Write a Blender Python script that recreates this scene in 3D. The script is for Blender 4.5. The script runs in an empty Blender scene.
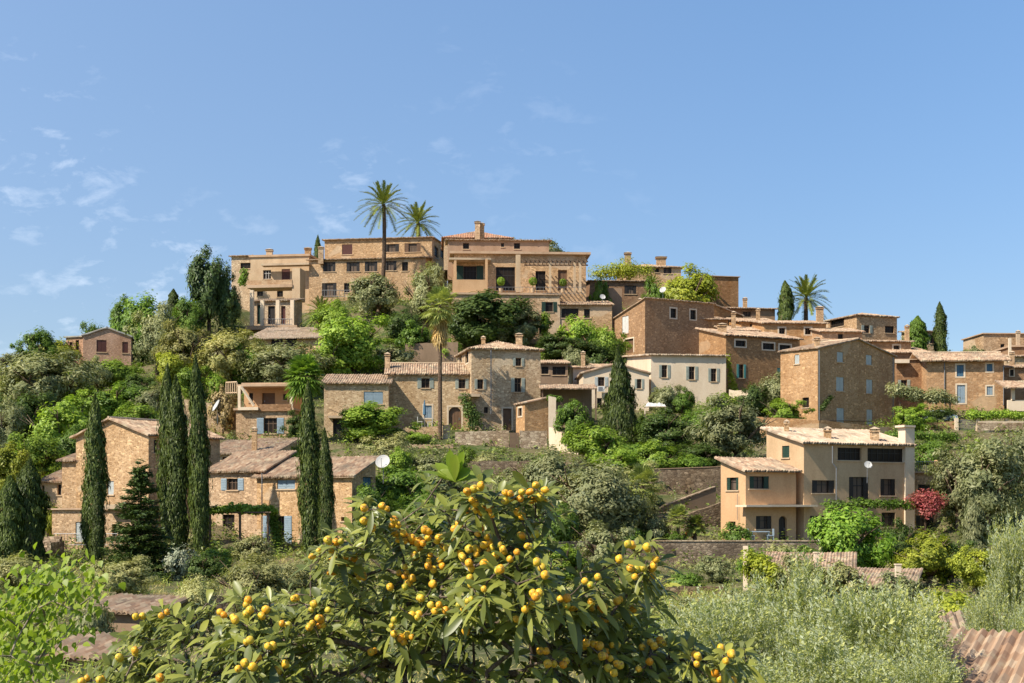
import bpy, math, random
import numpy as np
from mathutils import Vector
random.seed(7)
R = math.radians
scene = bpy.context.scene
COL = scene.collection

# ------------------------------------------------------------------ camera, sky, sun, exposure
F, HX, HY = 1422.2, 512.0, 500.0            # focal length in pixels, the vanishing point of level lines ahead
cam = bpy.data.objects.new('camera', bpy.data.cameras.new('camera')); COL.objects.link(cam)
cam.location = (0, 0, 0); cam.rotation_euler = (R(90), 0, 0)
cam.data.lens = 50; cam.data.sensor_width = 36
cam.data.shift_y = (HY - 341.5) / 1024
cam.data.clip_start = 0.1; cam.data.clip_end = 8000
scene.camera = cam

SUN = Vector((-0.585, -0.39, 0.715)).normalized()
EL = math.asin(SUN.z); ROT = math.atan2(SUN.x, SUN.y)
world = bpy.data.worlds.new('World'); scene.world = world; world.use_nodes = True
wn = world.node_tree; wn.nodes.clear()
def N(nt, t, **kw):
    n = nt.nodes.new(t)
    for k, v in kw.items():
        if hasattr(n, k): setattr(n, k, v)
        else: n.inputs[k.replace('_', ' ')].default_value = v
    return n
def mixc(nt, fac, a, b, blend='MIX'):
    m = N(nt, 'ShaderNodeMix', data_type='RGBA', blend_type=blend)
    for sock, val in ((m.inputs[0], fac), (m.inputs[6], a), (m.inputs[7], b)):
        if hasattr(val, 'is_output'): nt.links.new(val, sock)
        elif isinstance(val, (int, float)): sock.default_value = val
        else: sock.default_value = (*val, 1)
    return m.outputs[2]
def build_sky():
    l = wn.links.new
    sky = N(wn, 'ShaderNodeTexSky', sky_type='NISHITA'); sky.sun_disc = False
    sky.sun_elevation = EL; sky.sun_rotation = ROT
    sky.altitude = 200; sky.air_density = 1.0; sky.dust_density = 0.35; sky.ozone_density = 2.6
    tc = N(wn, 'ShaderNodeTexCoord'); sp = N(wn, 'ShaderNodeSeparateXYZ'); l(tc.outputs['Generated'], sp.inputs[0])
    ay = N(wn, 'ShaderNodeMath', operation='ABSOLUTE'); l(sp.outputs[1], ay.inputs[0])
    mx = N(wn, 'ShaderNodeMath', operation='MAXIMUM'); l(ay.outputs[0], mx.inputs[0]); mx.inputs[1].default_value = .05
    dx = N(wn, 'ShaderNodeMath', operation='DIVIDE'); l(sp.outputs[0], dx.inputs[0]); l(mx.outputs[0], dx.inputs[1])
    dz = N(wn, 'ShaderNodeMath', operation='DIVIDE'); l(sp.outputs[2], dz.inputs[0]); l(mx.outputs[0], dz.inputs[1])
    cb = N(wn, 'ShaderNodeCombineXYZ'); l(dx.outputs[0], cb.inputs[0]); l(dz.outputs[0], cb.inputs[1])
    mp = N(wn, 'ShaderNodeMapping'); l(cb.outputs[0], mp.inputs[0])
    mp.inputs['Scale'].default_value = (27, 50, 1); mp.inputs['Rotation'].default_value = (0, 0, R(-16)); mp.inputs['Location'].default_value = (12.1, 8.7, 0)
    n1 = N(wn, 'ShaderNodeTexNoise', Scale=1.0, Detail=9.0, Roughness=0.60, Distortion=0.25); l(mp.outputs[0], n1.inputs['Vector'])
    r1 = N(wn, 'ShaderNodeMapRange'); r1.inputs[1].default_value = .485; r1.inputs[2].default_value = .80; l(n1.outputs[0], r1.inputs[0])
    n2 = N(wn, 'ShaderNodeTexNoise', Scale=5.5, Detail=2.0); l(cb.outputs[0], n2.inputs['Vector'])
    r2 = N(wn, 'ShaderNodeMapRange'); r2.inputs[1].default_value = .38; r2.inputs[2].default_value = .55; l(n2.outputs[0], r2.inputs[0])
    # thinning out towards the right and towards the zenith
    r3 = N(wn, 'ShaderNodeMapRange'); r3.inputs[1].default_value = .14; r3.inputs[2].default_value = -.24; l(dx.outputs[0], r3.inputs[0])
    r4 = N(wn, 'ShaderNodeMapRange'); r4.inputs[1].default_value = .37; r4.inputs[2].default_value = .24; l(dz.outputs[0], r4.inputs[0])
    m = r1.outputs[0]
    for o in (r2, r3, r4):
        k = N(wn, 'ShaderNodeMath', operation='MULTIPLY'); l(m, k.inputs[0]); l(o.outputs[0], k.inputs[1]); m = k.outputs[0]
    k = N(wn, 'ShaderNodeMath', operation='MULTIPLY'); l(m, k.inputs[0]); k.inputs[1].default_value = .42
    # a thin veil of high cloud, thicker to the left
    r5 = N(wn, 'ShaderNodeMapRange'); r5.inputs[1].default_value = .22; r5.inputs[2].default_value = -.40; r5.inputs[4].default_value = .055; l(dx.outputs[0], r5.inputs[0])
    vl = N(wn, 'ShaderNodeMath', operation='MAXIMUM'); l(k.outputs[0], vl.inputs[0]); l(r5.outputs[0], vl.inputs[1]); k = vl
    tn = N(wn, 'ShaderNodeMix', data_type='RGBA', blend_type='MULTIPLY'); tn.inputs[0].default_value = 1; l(sky.outputs[0], tn.inputs[6]); rt = N(wn, 'ShaderNodeMapRange'); l(dz.outputs[0], rt.inputs[0]); rt.inputs[1].default_value = .12; rt.inputs[2].default_value = .36; l(mixc(wn, rt.outputs[0], (.60, .635, .70), (.785, .885, .95)), tn.inputs[7])
    mix = N(wn, 'ShaderNodeMix', data_type='RGBA'); l(k.outputs[0], mix.inputs[0]); l(tn.outputs[2], mix.inputs[6]); mix.inputs[7].default_value = (9.0, 9.3, 9.8, 1)
    bg = N(wn, 'ShaderNodeBackground'); bg.inputs[1].default_value = SKY; l(mix.outputs[2], bg.inputs[0])
    out = N(wn, 'ShaderNodeOutputWorld'); l(bg.outputs[0], out.inputs[0])
SKY = 0.096
build_sky()
sl = bpy.data.lights.new('sun', 'SUN'); sl.energy = 3.8; sl.angle = R(0.53); sl.color = (1, .92, .79)
so = bpy.data.objects.new('sun', sl); COL.objects.link(so); so.rotation_euler = SUN.to_track_quat('Z', 'Y').to_euler()
scene.view_settings.view_transform = 'Standard'; scene.view_settings.look = 'None'
scene.view_settings.exposure = 0.92; scene.view_settings.gamma = 1; scene.view_settings.use_curve_mapping = False
scene.cycles.max_bounces = 6; scene.cycles.transparent_max_bounces = 4
scene.cycles.use_denoising = True
scene.cycles.use_adaptive_sampling = True; scene.cycles.adaptive_threshold = 0.015

# ------------------------------------------------------------------ the lie of the land
DT = [60, 80, 100, 110, 120, 130, 140, 150, 160, 175, 190, 205, 220, 235, 245]
PT = [655, 620, 590, 570, 545, 515, 490, 468, 445, 415, 385, 350, 318, 298, 290]
ZD = [-100, 2, 5, 8, 14, 20, 40] + DT
ZZ = [-1.7, -1.7, -2.0, -2.7, -3.7, -4.6, -6.2] + [(HY - p) / F * d for d, p in zip(DT, PT)]
CX = [-900, -400, 0, 60, 130, 200, 250, 300, 470, 560, 620, 700, 780, 860, 930, 1024, 1400, 2000]
CY = [470, 420, 374, 364, 340, 312, 294, 288, 287, 292, 298, 303, 325, 337, 352, 354, 400, 470]
def Dg(py):                                   # distance at which the slope is seen at picture height py
    return float(np.interp(py, PT[::-1], DT[::-1]))
def P(px, py, d): return Vector(((px - HX) / F * d, d, (HY - py) / F * d))
FOOT = []                                     # level building plots cut into the slope: (C, r, l, wr, wl, z)
def land(X, Y):
    X = np.asarray(X, float); Y = np.asarray(Y, float)
    z = np.interp(Y, ZD, ZZ)
    px = HX + F * X / np.maximum(Y, 5)
    c = np.interp(px, CX, CY)
    dc = np.interp(c, PT[::-1], DT[::-1]); zc = (HY - c) / F * dc
    dy = Y - dc
    top = zc + .04 * np.clip(dy, 0, 30) - .33 * np.clip(dy - 30, 0, None)
    z = np.where((Y > 90) & (dy > 0), top, z)
    z = z + .35 * np.sin(X * .13 + 1) * np.sin(Y * .11) + .15 * np.sin(X * .41) * np.sin(Y * .37 + 2)
    z = np.maximum(z, -14)
    for C, r, l, wr, wl, zb in FOOT:
        ax, ay = X - C.x, Y - C.y
        u = ax * r.x + ay * r.y; v = ax * l.x + ay * l.y
        du = np.maximum(np.maximum(-u, u - wr), 0); dv = np.maximum(np.maximum(-v, v - wl), 0)
        dist = np.hypot(du, dv)
        z = np.minimum(z, zb - .05 + np.maximum(dist - 2.2, 0) * 1.1)
    return z

# ------------------------------------------------------------------ object helpers
def tag(o, label=None, cat=None, group=None, kind=None):
    if label: o['label'] = label
    if cat: o['category'] = cat
    if group: o['group'] = group
    if kind: o['kind'] = kind
    return o
def empty(name, loc, label=None, cat=None, group=None):
    o = bpy.data.objects.new(name, None); COL.objects.link(o); o.location = loc; o.empty_display_size = .3
    return tag(o, label, cat, group)
def wloc(o):
    v = Vector((0, 0, 0))
    while o is not None: v += o.location; o = o.parent
    return v
class MB:
    """collects faces, links them as one mesh object"""
    def __init__(s): s.v = []; s.f = []; s.uv = []
    def face(s, pts, uv=None):
        i = len(s.v); s.v += [tuple(p) for p in pts]; s.f.append(tuple(range(i, i + len(pts))))
        s.uv += uv if uv else [(0, 0)] * len(pts)
    def box(s, O, D, Nn, s0, s1, h0, h1, n0, n1):
        Z = Vector((0, 0, 1))
        p = [O + D * a + Z * b + Nn * c for c in (n0, n1) for b in (h0, h1) for a in (s0, s1)]
        for q in ((0, 1, 3, 2), (5, 4, 6, 7), (4, 0, 2, 6), (1, 5, 7, 3), (2, 3, 7, 6), (4, 5, 1, 0)):
            s.face([p[k] for k in q])
    def abox(s, x0, x1, y0, y1, z0, z1):
        s.box(Vector((x0, y0, z0)), Vector((1, 0, 0)), Vector((0, 1, 0)), 0, x1 - x0, 0, z1 - z0, 0, y1 - y0)
    def tube(s, pts, rad, n=6, cap=True):
        pts = [Vector(p) for p in pts]; rings = []
        if not isinstance(rad, (list, tuple)): rad = [rad] * len(pts)
        for i, p in enumerate(pts):
            t = (pts[min(i + 1, len(pts) - 1)] - pts[max(i - 1, 0)]).normalized()
            a = t.cross(Vector((0, 0, 1)) if abs(t.z) < .9 else Vector((1, 0, 0))).normalized(); b = t.cross(a)
            rings.append([p + (a * math.cos(6.2832 * k / n) + b * math.sin(6.2832 * k / n)) * rad[i] for k in range(n)])
        for i in range(len(pts) - 1):
            for k in range(n):
                s.face([rings[i][k], rings[i][(k + 1) % n], rings[i + 1][(k + 1) % n], rings[i + 1][k]])
        if cap: s.face(rings[0][::-1]); s.face(rings[-1])
    def lathe(s, c, prof, n=12):
        c = Vector(c)
        for (r0, z0), (r1, z1) in zip(prof, prof[1:]):
            for k in range(n):
                a, b = 6.2832 * k / n, 6.2832 * (k + 1) / n
                q = [c + Vector((r * math.cos(t), r * math.sin(t), z)) for r, z, t in ((r0, z0, a), (r0, z0, b), (r1, z1, b), (r1, z1, a))]
                if r0 < 1e-6: q = [q[0], q[2], q[3]]
                elif r1 < 1e-6: q = q[:3]
                s.face(q)
    def build(s, name, mat, parent=None, smooth=False, merge=False, offset=None):
        off = offset if offset is not None else (wloc(parent) if parent is not None else Vector((0, 0, 0)))
        me = bpy.data.meshes.new(name); me.from_pydata([(a - off.x, b - off.y, c - off.z) for a, b, c in s.v], [], s.f)
        ul = me.uv_layers.new(name='uv'); ul.data.foreach_set('uv', np.array(s.uv, 'f').ravel())
        if merge:
            import bmesh
            bm = bmesh.new(); bm.from_mesh(me); bmesh.ops.remove_doubles(bm, verts=bm.verts, dist=1e-4); bm.to_mesh(me); bm.free()
        if smooth: me.polygons.foreach_set('use_smooth', [True] * len(me.polygons))
        me.materials.append(mat)
        o = bpy.data.objects.new(name, me); COL.objects.link(o)
        if parent is not None: o.parent = parent
        return o
def npmesh(name, V, Q, mat, smooth=False):
    """fast mesh from arrays: V (n,3), Q (m,k) with k corners each"""
    me = bpy.data.meshes.new(name); V = np.ascontiguousarray(V, 'f'); Q = np.ascontiguousarray(Q, 'i'); k = Q.shape[1]
    me.vertices.add(len(V)); me.vertices.foreach_set('co', V.ravel())
    me.loops.add(Q.size); me.loops.foreach_set('vertex_index', Q.ravel())
    me.polygons.add(len(Q)); me.polygons.foreach_set('loop_start', np.arange(0, Q.size, k, dtype='i'))
    if smooth: me.polygons.foreach_set('use_smooth', np.ones(len(Q), bool))
    me.update(calc_edges=True); me.validate()
    me.materials.append(mat)
    return me
def link(name, me, parent=None, loc=None):
    o = bpy.data.objects.new(name, me); COL.objects.link(o)
    if parent is not None: o.parent = parent
    if loc is not None: o.location = loc
    return o

# ------------------------------------------------------------------ materials
def mat(name, rough=.9, spec=.2):
    m = bpy.data.materials.new(name); m.use_nodes = True; nt = m.node_tree
    b = nt.nodes['Principled BSDF']; b.inputs['Roughness'].default_value = rough; b.inputs['Specular IOR Level'].default_value = spec
    return m, nt, b
def ramp(nt, fac, a, b):
    r = N(nt, 'ShaderNodeMapRange'); nt.links.new(fac, r.inputs[0]); r.inputs[1].default_value = a; r.inputs[2].default_value = b
    return r.outputs[0]
def noise(nt, vec, sc, det=4, rough=.55):
    n = N(nt, 'ShaderNodeTexNoise', Scale=sc, Detail=det, Roughness=rough)
    if vec is not None: nt.links.new(vec, n.inputs['Vector'])
    return n.outputs[0]
def coords(nt, scale=(1, 1, 1)):
    t = N(nt, 'ShaderNodeTexCoord'); m = N(nt, 'ShaderNodeMapping'); m.inputs['Scale'].default_value = scale
    nt.links.new(t.outputs['Object'], m.inputs[0]); return m.outputs[0]
def stone(name, c1, c2, mortar, sc=4.0, mw=.055, zs=1.7, stain=.62, bump=.35):
    m, nt, b = mat(name, .95, .1); v = coords(nt, (1, 1, zs)); L = nt.links.new
    w = N(nt, 'ShaderNodeTexVoronoi', Scale=sc); L(v, w.inputs['Vector']); w.inputs['Randomness'].default_value = .9
    e = N(nt, 'ShaderNodeTexVoronoi', feature='DISTANCE_TO_EDGE', Scale=sc); L(v, e.inputs['Vector']); e.inputs['Randomness'].default_value = .9
    sp = N(nt, 'ShaderNodeSeparateColor'); L(w.outputs['Color'], sp.inputs[0])
    c = mixc(nt, sp.outputs[0], c1, c2)
    c = mixc(nt, ramp(nt, sp.outputs[1], .82, 1.0), c, tuple(min(x * 1.45, .75) for x in c1))
    c = mixc(nt, ramp(nt, e.outputs['Distance'], mw, 0.0), c, mortar)
    big = noise(nt, coords(nt, (.35, .35, .16)), 1.0, 6, .65)
    c = mixc(nt, ramp(nt, big, .42, .72), c, mixc(nt, 1.0, c, (stain + .15, stain + .08, stain), 'MULTIPLY'))
    fine = noise(nt, coords(nt), 9, 3)
    c = mixc(nt, .35, c, mixc(nt, fine, (.1, .08, .06), (1, .95, .9)), 'OVERLAY')
    oi = N(nt, 'ShaderNodeObjectInfo'); hv = N(nt, 'ShaderNodeHueSaturation'); L(c, hv.inputs['Color'])
    rv = N(nt, 'ShaderNodeMapRange'); L(oi.outputs['Random'], rv.inputs[0]); rv.inputs[3].default_value = .88; rv.inputs[4].default_value = 1.12; L(rv.outputs[0], hv.inputs['Value'])
    rs = N(nt, 'ShaderNodeMapRange'); wnn = N(nt, 'ShaderNodeTexWhiteNoise', noise_dimensions='1D'); L(oi.outputs['Random'], wnn.inputs['W']); L(wnn.outputs['Value'], rs.inputs[0]); rs.inputs[3].default_value = .90; rs.inputs[4].default_value = 1.06; L(rs.outputs[0], hv.inputs['Saturation'])
    pv = noise(nt, coords(nt, (.22, .22, .3)), 1.0, 2, .4)   # repaired and re-pointed areas of paler render
    c = mixc(nt, ramp(nt, pv, .60, .63), hv.outputs[0], mixc(nt, .55, hv.outputs[0], mortar))
    L(c, b.inputs['Base Color'])
    bp = N(nt, 'ShaderNodeBump', Strength=bump, Distance=.05); L(e.outputs['Distance'], bp.inputs['Height']); L(bp.outputs[0], b.inputs['Normal'])
    return m
def plaster(name, c1, c2, rough=.9):
    m, nt, b = mat(name, rough, .15)
    n1 = noise(nt, coords(nt, (.5, .5, .22)), 1.2, 6, .65); n2 = noise(nt, coords(nt), 7, 4)
    c = mixc(nt, ramp(nt, n1, .38, .68), c1, c2); c = mixc(nt, .3, c, mixc(nt, n2, (.2, .18, .15), (.85, .85, .85)), 'OVERLAY')
    nt.links.new(c, b.inputs['Base Color']); return m
def paint(name, c, rough=.55, var=.25, metal=0):
    m, nt, b = mat(name, rough, .35); b.inputs['Metallic'].default_value = metal
    n = noise(nt, coords(nt), 3, 5)
    nt.links.new(mixc(nt, n, tuple(x * (1 - var) for x in c), tuple(min(1, x * (1 + var)) for x in c)), b.inputs['Base Color']); return m
def tiles(name, cols, sx=.28, sy=.45):
    m, nt, b = mat(name, .92, .1); L = nt.links.new
    uv = N(nt, 'ShaderNodeUVMap'); sp = N(nt, 'ShaderNodeSeparateXYZ'); L(uv.outputs[0], sp.inputs[0])
    fl = []
    for k, s in ((0, sx), (1, sy)):
        d = N(nt, 'ShaderNodeMath', operation='DIVIDE'); L(sp.outputs[k], d.inputs[0]); d.inputs[1].default_value = s
        f = N(nt, 'ShaderNodeMath', operation='FLOOR'); L(d.outputs[0], f.inputs[0]); fl.append(f.outputs[0])
    cb = N(nt, 'ShaderNodeCombineXYZ'); L(fl[0], cb.inputs[0]); L(fl[1], cb.inputs[1])
    wn_ = N(nt, 'ShaderNodeTexWhiteNoise', noise_dimensions='3D'); L(cb.outputs[0], wn_.inputs['Vector'])
    rp = N(nt, 'ShaderNodeValToRGB'); L(wn_.outputs['Value'], rp.inputs[0])
    el = rp.color_ramp.elements
    while len(el) < len(cols): el.new(.5)
    for i, (e, c) in enumerate(zip(el, cols)): e.position = i / (len(cols) - 1); e.color = (*c, 1)
    big = noise(nt, coords(nt, (.5, .5, .5)), 1.0, 5, .65)
    c = mixc(nt, ramp(nt, big, .48, .70), rp.outputs[0], (.20, .155, .11)); 
    big2 = noise(nt, coords(nt, (.9, .9, .9)), 1.0, 4)
    c = mixc(nt, ramp(nt, big2, .56, .72), c, (.46, .38, .25))
    L(c, b.inputs['Base Color']); return m
def leafmat(name, c1, c2, trans=.28, under=None, rough=.5, spec=.25, gain=1.95, patch=None, vary=True):
    sh = (1.13, 1.0, .84) if any(k in name for k in ('olive', 'grey', 'silver', 'straw')) else (1.06, 1.03, .66)
    c1 = tuple(x * gain * k for x, k in zip(c1, sh)); c2 = tuple(x * gain * k for x, k in zip(c2, sh))
    m, nt, b = mat(name, rough, spec); L = nt.links.new
    g = N(nt, 'ShaderNodeNewGeometry'); oi = N(nt, 'ShaderNodeObjectInfo')
    c = mixc(nt, g.outputs['Random Per Island'], c1, c2)
    nz = noise(nt, coords(nt), .55, 3)
    c = mixc(nt, ramp(nt, nz, .35, .68), mixc(nt, 1.0, c, (.62, .68, .62), 'MULTIPLY'), c)
    if patch: c = mixc(nt, ramp(nt, noise(nt, coords(nt, (.9, .9, .35)), 1.0, 4, .6), .60, .70), c, patch)
    hs = N(nt, 'ShaderNodeHueSaturation'); L(c, hs.inputs['Color'])
    r = N(nt, 'ShaderNodeMapRange'); L(oi.outputs['Random'], r.inputs[0]); r.inputs[3].default_value = .8 if vary else 1.05; r.inputs[4].default_value = 1.25 if vary else 1.05; L(r.outputs[0], hs.inputs['Value'])
    c = hs.outputs[0]
    if under: c = mixc(nt, g.outputs['Backfacing'], c, under)
    L(c, b.inputs['Base Color'])
    t = N(nt, 'ShaderNodeBsdfTranslucent'); L(mixc(nt, 1.0, c, (1.5, 1.6, .8), 'MULTIPLY'), t.inputs[0])
    ms = N(nt, 'ShaderNodeMixShader'); ms.inputs[0].default_value = trans; L(b.outputs[0], ms.inputs[1]); L(t.outputs[0], ms.inputs[2])
    L(ms.outputs[0], nt.nodes['Material Output'].inputs[0]); return m

M = {}
M['honey'] = stone('honey_stone', (.52, .35, .20), (.32, .20, .105), (.56, .43, .29), bump=.6)
M['pale'] = stone('pale_stone', (.54, .40, .25), (.34, .23, .13), (.58, .47, .33), bump=.6)
M['amber'] = stone('amber_stone', (.46, .275, .135), (.35, .195, .09), (.50, .36, .22), sc=3.0)
M['brown'] = stone('brown_stone', (.30, .175, .095), (.215, .12, .062), (.33, .22, .135), sc=3.2)
M['rust'] = stone('rust_stone', (.375, .215, .10), (.27, .148, .068), (.38, .26, .155), sc=3.2)
M['terra'] = plaster('terracotta_render', (.40, .265, .175), (.31, .195, .12))
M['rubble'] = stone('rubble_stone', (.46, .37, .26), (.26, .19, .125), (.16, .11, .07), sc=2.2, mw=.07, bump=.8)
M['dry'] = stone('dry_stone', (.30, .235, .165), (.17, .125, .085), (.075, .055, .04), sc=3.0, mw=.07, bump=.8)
M['brick'] = stone('red_brick', (.43, .26, .165), (.33, .19, .115), (.48, .33, .24), sc=5.0, zs=2.2)
M['orange'] = plaster('orange_plaster', (.58, .36, .195), (.50, .295, .15))
M['cream'] = plaster('cream_plaster', (.72, .58, .42), (.62, .48, .33))
M['white'] = plaster('white_plaster', (.70, .57, .42), (.58, .45, .31))
M['tan'] = plaster('tan_plaster', (.56, .41, .26), (.44, .30, .18))
M['sand'] = plaster('sand_render', (.56, .385, .225), (.44, .29, .16))
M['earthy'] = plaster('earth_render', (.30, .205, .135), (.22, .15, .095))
M['slab'] = plaster('terrace_slab', (.50, .35, .23), (.38, .25, .155))
T1 = [(.27, .165, .105), (.42, .285, .185), (.34, .21, .13), (.52, .39, .26), (.22, .14, .095), (.46, .32, .21)]
M['tile'] = tiles('clay_tiles', T1)
M['tileold'] = tiles('old_mossy_tiles', [(.20, .125, .08), (.34, .24, .16), (.25, .16, .10), (.44, .34, .235), (.15, .10, .065), (.38, .26, .17)])
M['tilep'] = tiles('pale_clay_tiles', [(.40, .28, .19), (.52, .39, .27), (.46, .33, .22), (.60, .47, .34), (.36, .245, .16)])
M['tiler'] = tiles('red_clay_tiles', [(.36, .17, .10), (.44, .24, .14), (.40, .2, .12), (.5, .31, .2)])
M['slate'] = tiles('grey_roofing', [(.24, .24, .23), (.32, .32, .3), (.28, .27, .26)])
M['glass'], _nt, _b = mat('window_glass', .25, .1); _b.inputs['Base Color'].default_value = (.028, .021, .016, 1)
M['curtain_sheen'], _nt, _b = mat('curtain_sheen_glass', .3, .12); _b.inputs['Base Color'].default_value = (.13, .095, .07, 1)  # lighter brown pane: curtain tone, with the glass reflection painted into the base colour
for k, c in dict(b=(.27, .34, .385), B=(.07, .15, .22), l=(.44, .46, .43), g=(.022, .05, .032), t=(.10, .30, .26), k=(.03, .024, .02), w=(.62, .60, .55), p=(.32, .34, .28), r=(.10, .035, .025), n=(.16, .09, .05)).items():
    M['sh_' + k] = paint('shutter_paint_' + {'b': 'blue', 'B': 'deep_blue', 'l': 'grey_blue', 'g': 'green', 't': 'turquoise', 'k': 'black', 'w': 'white', 'p': 'sage', 'r': 'dark_red', 'n': 'brown'}[k], c)
M['wood'] = paint('weathered_wood', (.15, .095, .06), .8)
M['dish'] = paint('dish_grey', (.46, .45, .42), .6, .12)
M['metal'] = paint('grey_metal', (.22, .22, .22), .5, .15, .4)
M['bark'] = stone('bark', (.17, .125, .085), (.10, .07, .045), (.05, .035, .025), sc=5, zs=.3, bump=.6)
M['barkp'] = stone('pale_bark', (.34, .29, .23), (.22, .18, .13), (.13, .1, .07), sc=5, zs=.3, bump=.6)
M['palmbark'] = stone('palm_bark', (.17, .12, .085), (.11, .075, .05), (.05, .035, .025), sc=6, zs=1.6, bump=.9)
LM = {}
LM['olive'] = leafmat('olive_leaves', (.135, .15, .07), (.27, .275, .145), .25)
LM['grey'] = leafmat('grey_green_leaves', (.095, .115, .062), (.20, .215, .125), .25)
LM['silver'] = leafmat('silver_leaves', (.17, .20, .16), (.30, .33, .27), .15)
LM['broad'] = leafmat('green_leaves', (.055, .095, .024), (.115, .17, .036))
LM['lime'] = leafmat('bright_green_leaves', (.085, .135, .024), (.19, .245, .05), .3)
LM['pale'] = leafmat('straw_green_leaves', (.15, .16, .066), (.285, .28, .13), .25)
LM['yellow'] = leafmat('yellow_green_leaves', (.13, .15, .025), (.245, .25, .045), .3)
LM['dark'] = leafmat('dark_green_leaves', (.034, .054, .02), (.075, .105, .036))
LM['cyp'] = leafmat('cypress_foliage', (.022, .036, .012), (.085, .108, .036), .14, patch=(.15, .125, .055))
LM['fir'] = leafmat('conifer_foliage', (.025, .042, .02), (.055, .08, .03), .1)
LM['dry'] = leafmat('dry_twigs', (.17, .12, .08), (.27, .20, .13), .1)
LM['pink'] = leafmat('magenta_bracts', (.25, .045, .085), (.34, .12, .155), .25)
LM['palm'] = leafmat('palm_fronds', (.075, .095, .03), (.17, .18, .06), .15)
LM['fan'] = leafmat('fan_palm_leaves', (.105, .125, .055), (.23, .24, .11), .25)
LM['dead'] = leafmat('dead_palm_leaves', (.22, .14, .08), (.34, .23, .13), .1)
# ------------------------------------------------------------------ building blocks
ZV = Vector((0, 0, 1))
def hit(C, D, px):                            # how far along C + t*D (level) the picture column px lies
    k = (px - HX) / F
    return (k * C.y - C.x) / (D.x - k * D.y)
class Block:
    def __init__(s, x, yb, yt, d=None, a=0, xl=None, xr=None, wl=None, wr=None):
        d = Dg(yb) if d is None else d
        s.C = P(x, yb, d); s.h = P(x, yt, d).z - s.C.z; s.a = R(a)
        s.r = Vector((math.cos(s.a), math.sin(s.a), 0)); s.l = Vector((-math.sin(s.a), math.cos(s.a), 0))
        s.wr = hit(s.C, s.r, xr) if xr is not None else wr
        s.wl = hit(s.C, s.l, xl) if xl is not None else wl
        assert 0 < s.wr < 80 and 0 < s.wl < 80, (x, yb, s.wr, s.wl)
        s.d = d
    def at(s, u, v, h): return s.C + s.r * u + s.l * v + ZV * h
def clip_top(poly, fn):
    out = []
    for (p, q) in zip(poly, poly[1:] + poly[:1]):
        ip, iq = p[1] <= fn(p[0]) + 1e-6, q[1] <= fn(q[0]) + 1e-6
        if ip: out.append(p)
        if ip != iq:
            fp, fq = p[1] - fn(p[0]), q[1] - fn(q[0]); t = fp / (fp - fq)
            out.append((p[0] + (q[0] - p[0]) * t, p[1] + (q[1] - p[1]) * t))
    return out
def wall_face(mb, O, D, Nn, L, top, ops, bottom, reveal=.28):
    """one wall with real openings; top = [(s, h), ...]; ops = [(s0, s1, h0, h1, arched)]"""
    xs = sorted({0, L, *[t[0] for t in top], *[o[0] for o in ops], *[o[1] for o in ops]})
    xs = [x for x in xs if -1e-6 <= x <= L + 1e-6]
    hm = max(t[1] for t in top)
    ys = sorted({bottom, hm + .01, *[o[2] for o in ops], *[o[3] for o in ops]})
    fn = lambda x: float(np.interp(x, [t[0] for t in top], [t[1] for t in top]))
    pt = lambda x, y, n=0: O + D * x + ZV * y + Nn * n
    for x0, x1 in zip(xs, xs[1:]):
        if x1 - x0 < 1e-5: continue
        for y0, y1 in zip(ys, ys[1:]):
            cx, cy = (x0 + x1) / 2, (y0 + y1) / 2
            if any(o[0] < cx < o[1] and o[2] < cy < o[3] for o in ops): continue
            poly = clip_top([(x0, y0), (x1, y0), (x1, y1), (x0, y1)], fn)
            if len(poly) > 2: mb.face([pt(*p) for p in poly])
    for o in ops:
        a, b, c, d = o[:4]; w = b - a
        if o[4]:
            rr = min(w / 2, (d - c) * .5)
            arc = [(a + w / 2 - math.cos(t) * w / 2, d - rr + math.sin(t) * rr) for t in np.linspace(0, math.pi, 11)]
            for p, q in zip(arc, arc[1:]):
                mb.face([pt(*p), pt(*q), pt(q[0], d), pt(p[0], d)])
            ring = [(a, c)] + arc + [(b, c)]
        else: ring = [(a, c), (a, d), (b, d), (b, c)]
        for p, q in zip(ring, ring[1:] + ring[:1]):
            mb.face([pt(*p), pt(*q), pt(*q, -reveal), pt(*p, -reveal)])
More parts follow.
